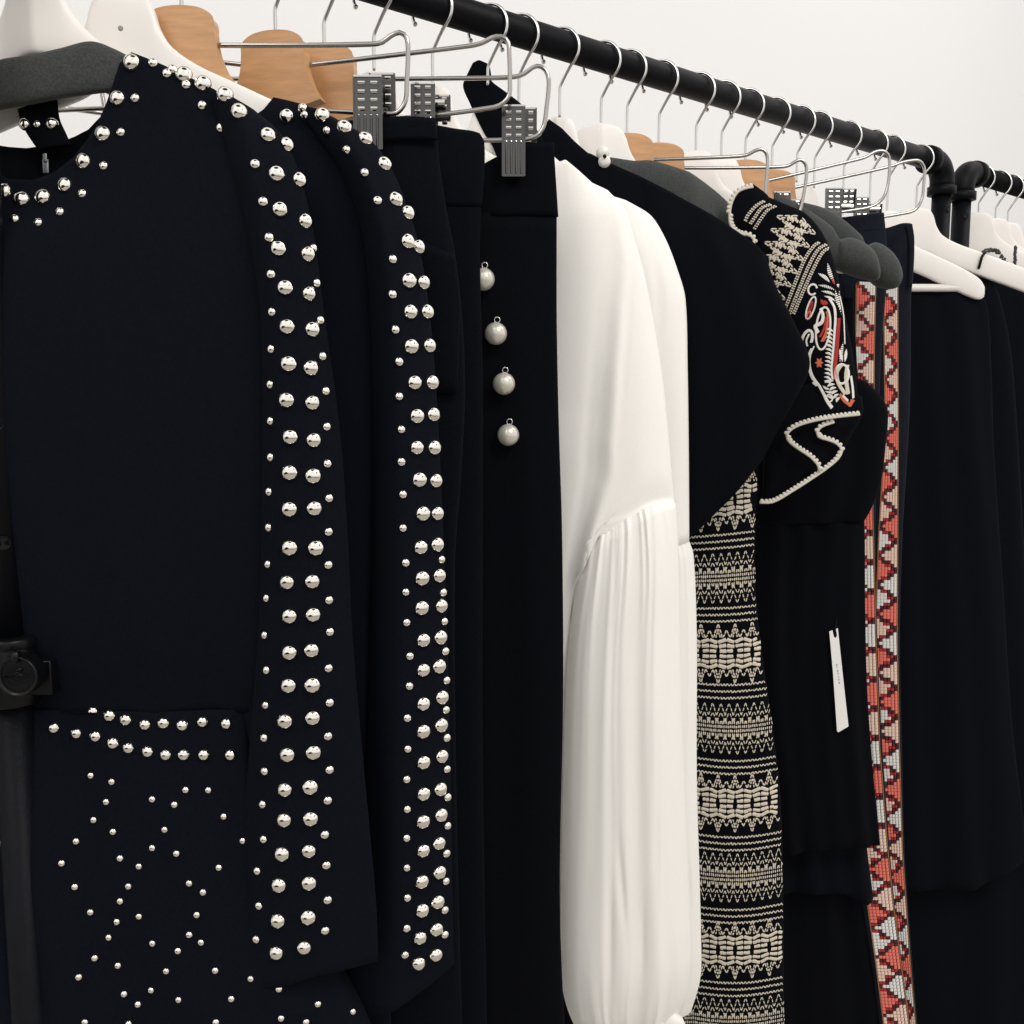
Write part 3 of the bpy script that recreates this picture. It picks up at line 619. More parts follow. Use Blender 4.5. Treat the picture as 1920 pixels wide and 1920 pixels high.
# ------------------------------------------------------------------ white blouses
def gather(A, n, seed, bottom=True):
    """gathered cloth: many short sharp pleats at the seam, a few long soft ones, bunching again above the cuff"""
    rs = random.Random(seed); R = []
    for k in range(n):
        R.append((rs.uniform(.04, .97), rs.uniform(.009, .022), rs.uniform(.5, 1.1), rs.uniform(.03, .16) if k % 3 else rs.uniform(.3, .9), rs.uniform(-.05, .05), 0))
    if bottom:
        for k in range(n//2): R.append((rs.uniform(.06, .95), rs.uniform(.012, .03), rs.uniform(.6, 1.3), rs.uniform(.05, .16), rs.uniform(-.25, .25), 1))
    L = [(rs.uniform(.1, .9), rs.uniform(.05, .11), rs.uniform(.8, 1.5), rs.uniform(-.08, .08), rs.uniform(0, 6)) for _ in range(6)]
    D = [(rs.uniform(.35, .9), rs.uniform(.45, .93), rs.uniform(.020, .035), rs.uniform(.05, .11), rs.uniform(-1, 1), rs.uniform(.7, 1.3)) for _ in range(7)]
    def fn(u, v):
        s = 0
        for c, w, a, ln, dr, bot in R:
            vv = 1-v if bot else v; x = (u-c-dr*vv-.008*math.sin(9*v+c*20))/(w*(1+1.6*vv))
            if abs(x) < 4: s -= a*math.exp(-x*x*(1 if x < 0 else .45))*math.exp(-(vv/ln)**2)
        for c, w, a, dr, p in L:
            x = (u-c-dr*v-.02*math.sin(3*v+p))/w; s -= 1.5*a*math.exp(-x*x)*(.25+.75*min(1, v*3))
        for c, vc, w, h, sl, a in D:
            x = (u-c-sl*.25*(v-vc))/w; y = (v-vc)/h
            if abs(x) < 4 and abs(y) < 3: s += 1.1*a*math.exp(-x*x*(1 if x > 0 else .35)-y*y)
        return A*s
    return fn
blouse1 = garment('blouse', 1060, 303, dW1, 'white blouse in front, with the full puffed sleeve gathered below the elbow', 'blouse', 'white blouses with gathered sleeves')
pillow('bodice', [([(600, 480), (640, 400), (740, 320), (800, 300), (880, 285), (960, 300), (1020, 312), (1040, 312)], .003), ([(600, 600), (900, 430), (1120, 420)], .008, .004), ([(640, 800), (1150, 700)], .012, .004), ([(660, 1100), (1190, 1100)], .016), ([(660, 1800), (1200, 1800)], .016)], dW1+.006, BLOUSE, blouse1, n=44, per=9, pw=.35, fold=folds(.006, (2.4, 4.5, 6.3), 31, base=.5))
def upper_fold(u, v):
    # the body lies a little deeper than the sleeve; soft crease where they meet
    uc = float(np.interp(v, [0, .21, .31, .455, .6, .745, .89, 1], [.86, .76, .64, .53, .455, .36, .27, .62])); amp = .015*min(1, max(0, (v-.10)/.45))
    x = (uc-u)/(.085-.035*v); st = 1/(1+math.exp(-2.4*x))
    c = amp*st-.0020*math.exp(-((u-uc-.07)/.06)**2)*min(1, v*3)
    c += -.0016*math.exp(-((u-uc-.30)/.10)**2)*v+.0016*math.exp(-((u-uc-.17+.1*v)/.035)**2)*math.exp(-((v-.45)/.22)**2)
    c += .0022*math.exp(-((u-uc+.13)/.05)**2)*math.exp(-((v-.7)/.3)**2)+.0007*math.sin(9*u+5*v)
    return c
blouse1s = pillow('upper_sleeve', [([(1000, 312), (1030, 310), (1045, 306), (1060, 301), (1085, 322), (1110, 344), (1140, 357)], .004, 0), ([(1005, 400), (1173, 397)], .012, -.003), ([(1010, 450), (1188, 445)], .016, -.004), ([(1015, 520), (1207, 515)], .019, -.005), ([(1020, 620), (1226, 615)], .021, -.006), ([(1025, 720), (1241, 712)], .022, -.007), ([(1030, 820), (1251, 812)], .022, -.008), ([(1040, 920), (1258, 895)], .022, -.008), ([(1030, 1330), (1058, 1200), (1093, 1012), (1115, 1001), (1153, 983), (1174, 966), (1203, 951), (1230, 942), (1262, 938)], .021, -.008)],
    dW1, BLOUSE, blouse1, n=90, per=12, pw=.5, fold=upper_fold)
pillow('puffed_sleeve', [([(1094, 1006), (1115, 998), (1153, 980), (1174, 963), (1203, 948), (1230, 939), (1261, 936)], .020, -.008), ([(1088, 1026), (1115, 1016), (1153, 999), (1203, 966), (1230, 955), (1265, 950)], .026, -.010), ([(1078, 1090), (1150, 1075), (1269, 1040)], .030, -.012), ([(1066, 1190), (1272, 1180)], .032, -.012), ([(1058, 1320), (1275, 1320)], .034, -.012), ([(1054, 1480), (1281, 1480)], .035, -.012), ([(1051, 1650), (1288, 1650)], .036, -.012), ([(1050, 1780), (1292, 1780)], .035, -.012), ([(1055, 1850), (1285, 1845)], .030, -.010), ([(1072, 1905), (1270, 1885)], .022, -.008), ([(1100, 1950), (1250, 1915)], .012, -.006)],
    dW1, BLOUSE, blouse1, n=150, per=18, pw=.5, fold=gather(.0024, 28, 41))
pillow('cuff', [([(1190, 1905), (1222, 1888), (1258, 1878), (1275, 1890)], .008, -.02), ([(1185, 1940), (1290, 1925)], .012, -.02), ([(1180, 1990), (1300, 1985)], .014, -.02)], dW1, BLOUSE, blouse1, n=24, pw=.45, fold=folds(.003, (3, 5), 44, base=1))
blouse2 = garment('blouse', 1160, 385, dW2, 'white blouse behind, showing only a strip of sleeve along the right', 'blouse', 'white blouses with gathered sleeves')
pillow('bodice', [([(720, 520), (800, 420), (900, 350), (1000, 340), (1100, 350), (1120, 356)], .003), ([(720, 700), (1150, 520)], .012), ([(760, 1100), (1230, 1100)], .014), ([(760, 1560), (1240, 1560)], .014)], dW2+.008, BLOUSE, blouse2, n=30, pw=.4, fold=folds(.004, (2, 4), 33))
pillow('upper_sleeve', [([(1090, 345), (1120, 352), (1158, 384)], .003), ([(1110, 400), (1180, 385), (1212, 398)], .010), ([(1130, 450), (1245, 443)], .016), ([(1145, 520), (1272, 512)], .019), ([(1150, 570), (1285, 562)], .020), ([(1155, 700), (1289, 695)], .020), ([(1160, 850), (1291, 845)], .020), ([(1160, 1035), (1230, 1028), (1292, 1014)], .019)],
    dW2, BLOUSE, blouse2, n=32, per=8, pw=.45, fold=lambda u, v: .003*math.exp(-((u-.62+.5*(v-.3))/.06)**2)*math.exp(-((v-.33)/.09)**2)+.0012*math.sin(8*u+5*v))
pillow('puffed_sleeve', [([(1160, 1032), (1230, 1025), (1291, 1011)], .018), ([(1150, 1060), (1300, 1040)], .024), ([(1140, 1200), (1306, 1190)], .028), ([(1130, 1440), (1306, 1440)], .028), ([(1130, 1600), (1310, 1600)], .028), ([(1130, 1750), (1314, 1750)], .028), ([(1140, 1840), (1313, 1830)], .026), ([(1160, 1905), (1296, 1893)], .018)],
    dW2, BLOUSE, blouse2, n=110, per=16, pw=.5, fold=gather(.0019, 20, 47))
# ------------------------------------------------------------------ black jacket with cape sleeve
jacket = garment('cape_jacket', 1040, 225, dG7, 'black jacket with white press studs and a wide cape sleeve beside the white blouses', 'jacket')
pillow('body', [([(760, 520), (860, 420), (950, 340), (1000, 268), (1024, 230), (1033, 221), (1046, 234), (1072, 262), (1100, 288), (1153, 312), (1200, 332), (1253, 359), (1353, 416), (1420, 462)], .004), ([(760, 620), (1000, 420), (1250, 420), (1440, 500)], .010), ([(800, 720), (1330, 640)], .014), ([(820, 900), (1285, 850)], .014), ([(840, 1300), (1275, 1300)], .014), ([(840, 2000), (1285, 2000)], .014)], dG7, BLACK, jacket, n=40, per=8, pw=.35, fold=folds(.004, (2, 3.3), 51))
pillow('cape_sleeve', [([(1200, 334), (1253, 360), (1353, 417), (1420, 463), (1436, 488)], .003, -.004), ([(1210, 420), (1330, 470), (1452, 540)], .010, -.008), ([(1230, 560), (1370, 580), (1482, 602)], .014, -.010), ([(1245, 720), (1380, 700), (1512, 672)], .015, -.010), ([(1255, 880), (1350, 850), (1440, 780), (1505, 712)], .013, -.010), ([(1260, 1030), (1312, 984), (1360, 935), (1424, 858), (1460, 790), (1490, 735)], .010, -.010)], dG7, BLACK, jacket, n=36, per=8, pw=.4, fold=folds(.004, (1.4, 2.6), 52, base=.5))
g = Geo()
for (x, y, r) in ((1130, 287, .0075), (1133, 303, .0072)):
    ball(g, P(x, y, dG7-.004), r, 18, 12)
g.build('press_stud', mat('white_plastic', (.78, .76, .72), .3), jacket)
g = Geo(); ball(g, P(1134, 293, dG7-.0125), .0022, 10, 8); g.build('press_stud', PLASTIC, jacket)
# ------------------------------------------------------------------ embroidered dress
D8 = dn(1.128)
emb = garment('embroidered_dress', 1400, 350, D8, 'black dress with cream zigzag bands, paisley shoulder and a ruffle sleeve edged in ivory scallops', 'dress')
yoke = pillow('yoke', [([(1418, 470), (1404, 420), (1412, 360)], .004), ([(1428, 500), (1420, 430), (1432, 366)], .009), ([(1445, 540), (1450, 460), (1470, 382)], .014), ([(1462, 580), (1480, 490), (1512, 402)], .017), ([(1480, 620), (1510, 540), (1546, 446)], .019), ([(1492, 660), (1530, 600), (1566, 505)], .019), ([(1498, 700), (1545, 665), (1580, 575)], .018), ([(1500, 745), (1550, 720), (1597, 660)], .017), ([(1500, 800), (1555, 785), (1612, 776)], .014)], D8, BLACK, emb, n=30, per=7, pw=.45)
collar8 = pillow('collar', [([(1385, 362), (1395, 348), (1412, 346)], .003, -.002), ([(1370, 378), (1400, 372), (1436, 366)], .006, -.004), ([(1367, 402), (1400, 402), (1442, 382)], .008, -.005), ([(1371, 424), (1405, 424), (1438, 410)], .008, -.004), ([(1388, 440), (1410, 440), (1430, 440)], .005, -.002), ([(1405, 452), (1415, 452), (1428, 455)], .004, 0)], D8-.006, BLACK, emb, n=18, per=5, pw=.45)
skirt8 = pillow('skirt', [([(1230, 900), (1300, 885), (1424, 840)], .010, 0), ([(1230, 1010), (1300, 1003), (1416, 985)], .014, 0), ([(1230, 1125), (1300, 1122), (1416, 1108)], .015, 0), ([(1230, 1250), (1330, 1248), (1430, 1235)], .016, 0), ([(1230, 1400), (1340, 1402), (1452, 1393)], .017, 0), ([(1230, 1500), (1340, 1508), (1463, 1498)], .018, 0), ([(1230, 1700), (1350, 1712), (1468, 1697)], .018, 0), ([(1230, 2060), (1350, 2070), (1470, 2050)], .018, 0)], D8-.01, BLACK, emb, n=40, per=8, pw=.38, fold=folds(.003, (1.4, 2.7), 61, base=.6))
ruf = pillow('ruffle_sleeve', [([(1440, 735), (1540, 715), (1614, 745)], .008, -.004), ([(1432, 800), (1520, 800), (1612, 776)], .012, -.008), ([(1428, 870), (1500, 860), (1590, 815)], .012, -.010), ([(1425, 943), (1450, 940), (1490, 917), (1535, 887), (1574, 845), (1578, 832)], .008, -.012)], D8, BLACK, emb, n=34, per=8, pw=.4, fold=folds(.006, (2.2, 3.4), 63, base=.4))
# stitching: each thread is a small raised lens lying on the cloth
def thread(geo, surf, a, b, w, m=0, lift=.0004, tp=.2):
    pa, na = hit(surf, *a, tries=1); pb, nb = hit(surf, *b, tries=1)
    if pa is None or pb is None: return
    if (pa-pb).length > .03: return
    n = (na+nb).normalized(); t = (pb-pa); L = t.length
    if L < 1e-6: return
    t /= L; s = t.cross(n).normalized(); mid = (pa+pb)/2+n*(lift+w*.45); pa = pa+n*lift; pb = pb+n*lift
    e = tp; v = [pa, pa.lerp(pb, e)+s*w*.5, pa.lerp(pb, 1-e)+s*w*.5, pb, pa.lerp(pb, 1-e)-s*w*.5, pa.lerp(pb, e)-s*w*.5, pa.lerp(pb, e+.05)+n*min(w*.3, .0007), pa.lerp(pb, .95-e)+n*min(w*.3, .0007)]
    geo.add(v, [[0, 1, 6], [1, 2, 7, 6], [2, 3, 7], [3, 4, 7], [4, 5, 6, 7], [5, 0, 6]], m)
def dashes(geo, surf, pts, step, duty, w, m=0, curve=True, jit=.4):
    pp = catmull(pts, max(2, int(sum(math.dist(pts[i], pts[i+1]) for i in range(len(pts)-1))/step))) if curve else None
    if pp is None:
        pp = []
        for i in range(len(pts)-1):
            k = max(1, round(math.dist(pts[i], pts[i+1])/step))
            for j in range(k): pp.append(np.array(pts[i])+(np.array(pts[i+1])-np.array(pts[i]))*j/k)
        pp.append(np.array(pts[-1]))
    for i in range(len(pp)-1):
        a, b = pp[i], pp[i+1]; q = (1-duty)/2
        ja = np.random.normal(0, jit*.3, 2)
        thread(geo, surf, tuple(a+(b-a)*q+ja), tuple(b-(b-a)*q+ja), w, m)
gs = Geo(); RJ = random.Random(12)
PM = 1.0/(F_PX/(D8-.02))   # metres per pixel there
def warp(x, y):
    # bands rise a little to the right in the upper skirt and sag in the middle of the lower skirt
    s = (x-1300)/165.0
    k = max(0, min(1, (1400-y)/500))
    return y - k*22*s + (1-k)*(9*math.sin(max(0, min(1, s))*math.pi) - 4*s)
def gx(x, y): return (x, warp(x, y))
def seg(a, b, w, tp=.2):
    a = gx(a[0]+RJ.gauss(0, .35), a[1]+RJ.gauss(0, .35)); b = gx(b[0]+RJ.gauss(0, .35), b[1]+RJ.gauss(0, .35)); thread(gs, skirt8, a, b, w*PM*RJ.uniform(.88, 1.1), tp=tp)
X0, X1 = 1290, 1475
def dotted(y0):
    for k in range(3):
        y = y0+k*12.0; x = X0; up = 0
        while x < X1:
            seg((x, y-2.3), (x+3.2, y+2.3), 2.3); seg((x+3.4, y+2.3), (x+6.4, y-2.1), 2.1)
            x += 6.7
def solid_band(yc):
    # rows of fat blocks with black lozenges between, serrated peaks above and below
    pit = 16.0; n = int((X1-X0)/pit)+1
    for c in range(n):
        x = X0+c*pit; holeL = c % 2 == 0
        for row in (-23, -14, -5, 5, 14, 23):
            hw = max(0, 4.2*(1-abs(row)/16))
            a = x-7.7+(hw if holeL else 0); b = x+7.7-(hw if not holeL else 0); tilt = 1.2*(1 if row < 0 else -1)*(1 if holeL else -1)*.4
            m_ = (a+b)/2; dy = 2.6 if abs(row) > 20 else 1.3 if abs(row) > 10 else .3; sg_ = 1 if row < 0 else -1
            dy *= sg_*(1 if holeL else -1)
            seg((a, yc+row+dy), (m_+.8, yc+row-dy*.2), 6.7, .10); seg((m_-.8, yc+row-dy*.2), (b, yc+row-dy*1.1), 6.7, .10)
        for sg in (-1, 1):
            y0 = yc+sg*29
            for (cx, hh, ww, nl) in ((x-8, 26, 8.4, 2) if holeL else (x-8, 14, 6.5, 1),):
                for l in range(nl):
                    w2 = ww-l*4.2; h2 = hh-l*9.0
                    for sx in (-1, 1):
                        k = 3 if h2 > 15 else 2
                        for j in range(k):
                            t0 = j/k; t1 = (j+.88)/k
                            seg((cx+sx*w2*(1-t0), y0+sg*h2*t0), (cx+sx*w2*(1-t1), y0+sg*h2*t1), 2.7)
def light_band(yc):
    pit = 15.4; n = int((X1-X0)/pit)+1
    for c in range(n):
        x = X0+c*pit
        for sg in (-1, 1):
            for (yb, yt, k) in ((24, 47, 3), (13, 30, 2)):
                for sx in (-1, 1):
                    for j in range(k):
                        t0 = j/k; t1 = (j+.84)/k; ax_ = x+sx*pit*.5*(1-t0); bx_ = x+sx*pit*.5*(1-t1)
                        seg((ax_, yc+sg*(yb+(yt-yb)*t0)), (bx_, yc+sg*(yb+(yt-yb)*t1)), 1.9)
            for k in range(4):
                xx = x+(k-1.5)*3.7
                if k in (1, 2): seg((xx, yc+sg*8), (xx+(.8 if k == 1 else -.8), yc+sg*14.5), 2.5)
                else: seg((xx, yc+sg*8), (xx+(-1 if k == 0 else 1), yc+sg*20), 2.6)
        for k in range(4):
            xx = x+(k-1.5)*3.8
            seg((xx, yc-6.5), (xx, yc-1), 2.6); seg((xx+.5, yc+1), (xx+.5, yc+6.5), 2.6)
for y in (852, 1007, 1141, 1281, 1420, 1563, 1699, 1836): dotted(y)
for y in (946, 1224, 1500, 1775): solid_band(y)
for y in (1086, 1361, 1639, 1912): light_band(y)
gs.build('zigzag_embroidery', THREAD, emb, smooth=False)
# yoke stitching
gy = Geo(); q5 = lambda L: [(1340+x/4.8, 320+y/4.8) for x, y in L]
for L in ([(265, 455), (290, 400), (370, 310), (440, 270)], [(310, 480), (350, 420), (420, 330), (500, 300)], [(345, 525), (400, 440), (470, 350), (545, 315)],
          [(620, 1260), (700, 1050), (800, 800), (880, 680), (935, 640)], [(655, 1310), (745, 1080), (850, 830), (930, 700), (1000, 660)], [(700, 1290), (790, 1080), (890, 860), (970, 725), (1030, 690)]):
    L = q5(L)
    for off in (0, 3.2):
        dashes(gy, [yoke, collar8], [(x+off, y+off*.4) for x, y in L], 4.6, .8, 2.9*PM)
ax0 = np.array((1441., 534.)); ax1 = np.array((1501., 404.)); av = (ax1-ax0); al = np.linalg.norm(av); av /= al; an = np.array((-av[1], av[0]))
k = 0; s = 0.0
def yl(s0, t0, s1, t1, w=2.6):
    a = ax0+av*s0+an*t0; b = ax0+av*s1+an*t1; thread(gy, [yoke, collar8], tuple(a), tuple(b), w*PM)
pit = 27.0
for c in range(6):
    s0 = c*pit-8
    for sg in (-1, 1):
        for l, (w0, hb) in enumerate(((38, 13.5), (29, 9.0))):
            for half in (-1, 1):
                for j in range(3):
                    t0 = j/3; t1 = (j+.86)/3
                    yl(s0+half*hb*(1-t0)-4*t0, sg*(4+w0*t0), s0+half*hb*(1-t1)-4*t1, sg*(4+w0*t1), 2.7)
    for k in range(-4, 5):
        off = 3.0 if k % 2 else -3.0; gap = max(0, 4.6-abs(k)*1.6)
        for b in (-1, 1):
            c0 = s0-4+off*.5+b*6.6; yl(c0-5.6+(gap if b > 0 else 0), k*4.3, c0+5.6-(gap if b < 0 else 0), k*4.3+(1.6 if k > 0 else -1.6)*b, 3.9)
gy.build('shoulder_embroidery', THREAD, emb, smooth=False)
# paisley panel: satin-stitched motifs
gp = Geo()
def satin(pts, w0, w1=None, m=0, n=None):
    """tapering satin-stitch stroke along a pixel path (widths in pixels)"""
    w1 = w0 if w1 is None else w1; L = sum(math.dist(pts[i], pts[i+1]) for i in range(len(pts)-1)); k = n or max(4, int(L/2.2)); pp = catmull(pts, k)
    for i in range(k):
        a, b = pp[i], pp[i+1]; t = (b-a)/(np.linalg.norm(b-a)+1e-9); nn = np.array((-t[1], t[0])); f = i/k
        w = w0+(w1-w0)*f; c = (a+b)/2; sk = t*.9
        thread(gp, [yoke, ruf], tuple(c-nn*w*.5-sk), tuple(c+nn*w*.5+sk), 2.5*PM, m)
def leaf(a, b, w, bend=0, m=0):
    a = np.array(a, float); b = np.array(b, float); t = (b-a)/np.linalg.norm(b-a); nn = np.array((-t[1], t[0])); mid = (a+b)/2+nn*bend
    pp = catmull([a, mid, b], 10)
    for i in range(10):
        f = (i+.5)/10; ww = w*math.sin(math.pi*min(1, f*1.05))**.8; c = (pp[i]+pp[i+1])/2
        thread(gp, [yoke, ruf], tuple(c-nn*ww*.5), tuple(c+nn*ww*.5), 2.6*PM, m)
def loop(cx, cy, rx, ry, rot, w, m=0, a0=0, a1=6.283):
    pts = []
    for k in range(19):
        a = a0+(a1-a0)*k/18; x = rx*math.cos(a); y = ry*math.sin(a); pts.append((cx+x*math.cos(rot)-y*math.sin(rot), cy+x*math.sin(rot)+y*math.cos(rot)))
    satin(pts, w, w, m)
Q = lambda x, y: (1340+x/4.8, 320+y/4.8)
for a, b, w, bd in (((1015, 835), (1075, 1010), 9, 2), ((930, 925), (1040, 1010), 8, -2), ((1100, 930), (1110, 1060), 8, 0), ((930, 1030), (1090, 1080), 6, -2), ((960, 1085), (1095, 1130), 6, -2), ((985, 1130), (1090, 1180), 5, -2), ((1085, 1080), (1140, 1260), 8, 2), ((1120, 1080), (1140, 1300), 5, 3)):
    leaf(Q(*a), Q(*b), w, bd)
leaf(Q(1050, 960), Q(1080, 1030), 5, 0, 1); leaf(Q(965, 1180), Q(1020, 1200), 9, 0, 1); leaf(Q(955, 1160), Q(985, 1215), 7, 0, 1)
# curls
loop(*Q(880, 1070), 8, 10, .3, 4, 0, .5, 5.8); loop(*Q(865, 1235), 6.5, 22, .32, 3.2); loop(*Q(845, 1300), 3, 8, .3, 4, 2); loop(*Q(865, 1220), 2, 9, .3, 3, 1)
loop(*Q(975, 1420), 13, 40, .1, 4.2); loop(*Q(985, 1400), 6, 28, .1, 3.6, 2, -1.4, 1.6); satin([Q(950, 1240), Q(975, 1300), Q(960, 1370), Q(905, 1400), Q(930, 1460)], 6, 9); satin([Q(1000, 1320), Q(985, 1420), Q(945, 1500)], 5, 5, 1); satin([Q(1015, 1350), Q(1000, 1450), Q(960, 1540)], 4, 4, 2)
loop(*Q(830, 1525), 9, 19, .3, 6, 0, 1.2, 6.4); satin([Q(850, 1470), Q(825, 1530), Q(835, 1580)], 4, 4)
# serpentine spine with comb and red fill
sp_ = [Q(1030, 1150), Q(1075, 1230), Q(1085, 1330), Q(1078, 1450), Q(1070, 1560), Q(1060, 1680), Q(1050, 1790), Q(1060, 1880)]
satin(sp_, 5.5, 4.5); satin([(x+6.5, y) for x, y in sp_[2:]], 7, 9, 1)
satin([Q(1125, 1130), Q(1155, 1280), Q(1165, 1430), Q(1170, 1560)], 2.2, 2.2)
for k in range(14):
    y = 1450+k*36; x = 1040-k*1.5; leaf(Q(x+25, y), Q(x-40, y-25), 5, 2)
for a, b in (((1125, 1720), (1155, 1540)), ((1150, 1720), (1120, 1600)), ((1170, 1720), (1185, 1600))): leaf(Q(*a), Q(*b), 7, 0)
satin([Q(895, 1580), Q(860, 1660), Q(855, 1760), Q(880, 1850), Q(930, 1930)], 3, 7); satin([Q(870, 1600), Q(840, 1680), Q(850, 1780)], 4, 3)
for k in range(6):
    a = k*1.047; c = Q(940, 1730); leaf(c, (c[0]+7.5*math.cos(a), c[1]+10*math.sin(a)), 5, 0, 2)
# lower crest
R6 = lambda x, y: (1280+x/3.84, 640+y/3.84)
loop(*R6(1145, 235), 13, 18, 0, 5); satin([R6(1150, 160), R6(1110, 220), R6(1120, 300), R6(1170, 380)], 8, 8, 3); satin([R6(1185, 170), R6(1175, 260), R6(1190, 380)], 8, 9, 3); satin([R6(1210, 250), R6(1222, 330), R6(1228, 410)], 5, 5)
satin([R6(1130, 380), R6(1165, 430), R6(1210, 460)], 7, 8, 2); satin([R6(1225, 420), R6(1200, 470)], 9, 6, 2); satin([R6(1150, 390), R6(1190, 430)], 6, 5)
for k in range(6): leaf(R6(1085+k*9, 285+k*24), R6(1020+k*17, 300+k*28), 6, 2)
satin([R6(905, 180), R6(930, 260), R6(975, 310), R6(1010, 370), R6(1040, 430), R6(1075, 480)], 4, 8); satin([R6(940, 290), R6(965, 320)], 8, 4); loop(*R6(1055, 410), 6, 7, 0, 3)
leaf(R6(1010, 320), R6(1060, 345), 5, 2); leaf(R6(1025, 360), R6(1095, 360), 5, 2); leaf(R6(1040, 395), R6(1110, 400), 6, 2)
gp.build('paisley_embroidery', WTHREAD, emb, mats=[WTHREAD, RTHREAD, OTHREAD, THREAD], smooth=False)
# scalloped trims
def trim(name, path, d, surf, sp=7.6, r=.0036, push=.004):
    g = Geo(); L = sum(math.dist(path[i], path[i+1]) for i in range(len(path)-1)); n = int(L/sp); pp = catmull(path, n); W3 = []
    for x, y in pp:
        W3.append(P(x, y, d)); 
    sweep(g, W3, .0017, 8)
    for i in range(n):
        a, b = W3[i], W3[i+1]; t = (b-a).normalized(); nn = t.cross(FH).normalized(); nn = nn if nn.z > 0 else -nn
        ball(g, (a+b)/2+nn*.0014, r*.75, 8, 6, (t*.95, FH*.7, nn*1.15))
    return g.build(name, TRIM, emb)
trim('scalloped_trim', [(1412, 350), (1398, 353), (1384, 359), (1373, 376), (1368, 400), (1371, 424), (1386, 438), (1405, 441), (1414, 450), (1411, 463)], D8-.014, None, sp=7.4)
trim('scalloped_trim', [R6(*q) for q in [(1275, 525), (1100, 545), (950, 570), (820, 610), (755, 660), (760, 710), (830, 770), (920, 830), (975, 890), (985, 930)]], D8-.034, None)
trim('scalloped_trim', [R6(*q) for q in [(555, 1160), (650, 1155), (800, 1070), (940, 980), (1040, 910), (1120, 840), (1145, 780), (1110, 735), (1050, 710), (985, 690), (968, 665), (990, 620), (1090, 580)]], D8-.029, None)
# ------------------------------------------------------------------ black dresses beyond
D9 = dn(1.228)
blk = garment('bell_sleeve_dress', 1600, 705, D9, 'plain black dress with a rounded bell sleeve, half covering the beaded ribbons', 'dress')
pillow('sleeve', [([(1470, 690), (1540, 690), (1600, 706)], .006), ([(1465, 715), (1626, 718)], .012), ([(1460, 745), (1655, 749)], .016), ([(1455, 775), (1664, 775)], .018), ([(1450, 825), (1661, 823)], .018), ([(1445, 900), (1652, 899)], .016), ([(1440, 955), (1634, 952)], .013), ([(1440, 985), (1621, 976)], .008)], D9, BLACK, blk, n=30, per=7, pw=.42, fold=folds(.004, (1.6, 2.8), 71, base=.6))
pillow('skirt', [([(1420, 560), (1600, 560)], .010), ([(1410, 960), (1620, 960)], .014), ([(1405, 1150), (1622, 1150)], .015), ([(1410, 1300), (1626, 1300)], .015), ([(1430, 1450), (1637, 1450)], .015), ([(1440, 1600), (1500, 1592), (1600, 1580), (1650, 1584)], .014)], D9+.010, BLACK, blk, n=36, per=8, pw=.38, fold=folds(.010, (2.0, 3.2, 4.4), 72, base=.6))
blk2 = garment('draped_dress', 1540, 600, D9+.045, 'black dress with soft drapes right of the zigzag skirt, hem cut higher at one side', 'dress')
pillow('skirt', [([(1400, 700), (1600, 700)], .010), ([(1395, 1100), (1600, 1100)], .015), ([(1400, 1400), (1615, 1400)], .016), ([(1420, 1560), (1622, 1560)], .016), ([(1430, 1668), (1570, 1666), (1622, 1690), (1637, 1682)], .014)], D9+.045, BLACK2, blk2, n=36, per=8, pw=.38, fold=folds(.010, (2.4, 3.9), 74, base=.6))
blk3 = garment('long_dress', 1540, 900, D9+.085, 'long black dress reaching out of the frame between zigzag skirt and beaded ribbon', 'dress')
pillow('skirt', [([(1400, 800), (1590, 800)], .010), ([(1395, 1300), (1600, 1300)], .016), ([(1400, 1690), (1621, 1690)], .018), ([(1400, 1920), (1654, 1920)], .018), ([(1400, 2100), (1680, 2100)], .018)], D9+.085, BLACK, blk3, n=36, per=8, pw=.38, fold=folds(.008, (2.8, 4.1), 76, base=.6))
# price tag
tg = thing('price_tag', P(1572, 1180, D9-.012), 'narrow white card tag with a slot, hanging slightly askew on black cloth', 'tag')
o2 = [(1555, 1184), (1561, 1182), (1563.5, 1194), (1567, 1196.5), (1569.5, 1192), (1567.5, 1179.5), (1571, 1178), (1576, 1225), (1583, 1290), (1591, 1362), (1572, 1373), (1569.5, 1371), (1562, 1262)]
vs = [P(x, y, D9-.012) for x, y in o2]+[P(x, y, D9-.012)+FH*.0007 for x, y in o2]; N = len(o2)
mk('card', vs, [list(range(N)), [N+k for k in range(N)]]+[[k, (k+1) % N, N+(k+1) % N, N+k] for k in range(N)], TAGM, tg, smooth=False)
g = Geo()
rs = random.Random(3)
for k, ch in enumerate('HNLUEEM'):
    x = 1569.2+k*.78; y = 1247+k*5.6; p = lambda a, b: P(x+a, y+b, D9-.0123)
    sweep(g, [p(-1.3, -1.4), p(1.3, -1.7)], .00032, 5); 
    if k % 2 == 0: sweep(g, [p(-1.3, 1.1), p(1.3, .8)], .00032, 5)
    if k % 3 != 1: sweep(g, [p(0, -1.5), p(0.1, 1.0)], .00032, 5)
g.build('print', INK, tg)
g = Geo(); sweep(g, [P(1566, 1192, D9-.0125), P(1567, 1180, D9-.010), P(1569, 1150, D9)], .0005, 6); g.build('string', PLASTIC, tg)
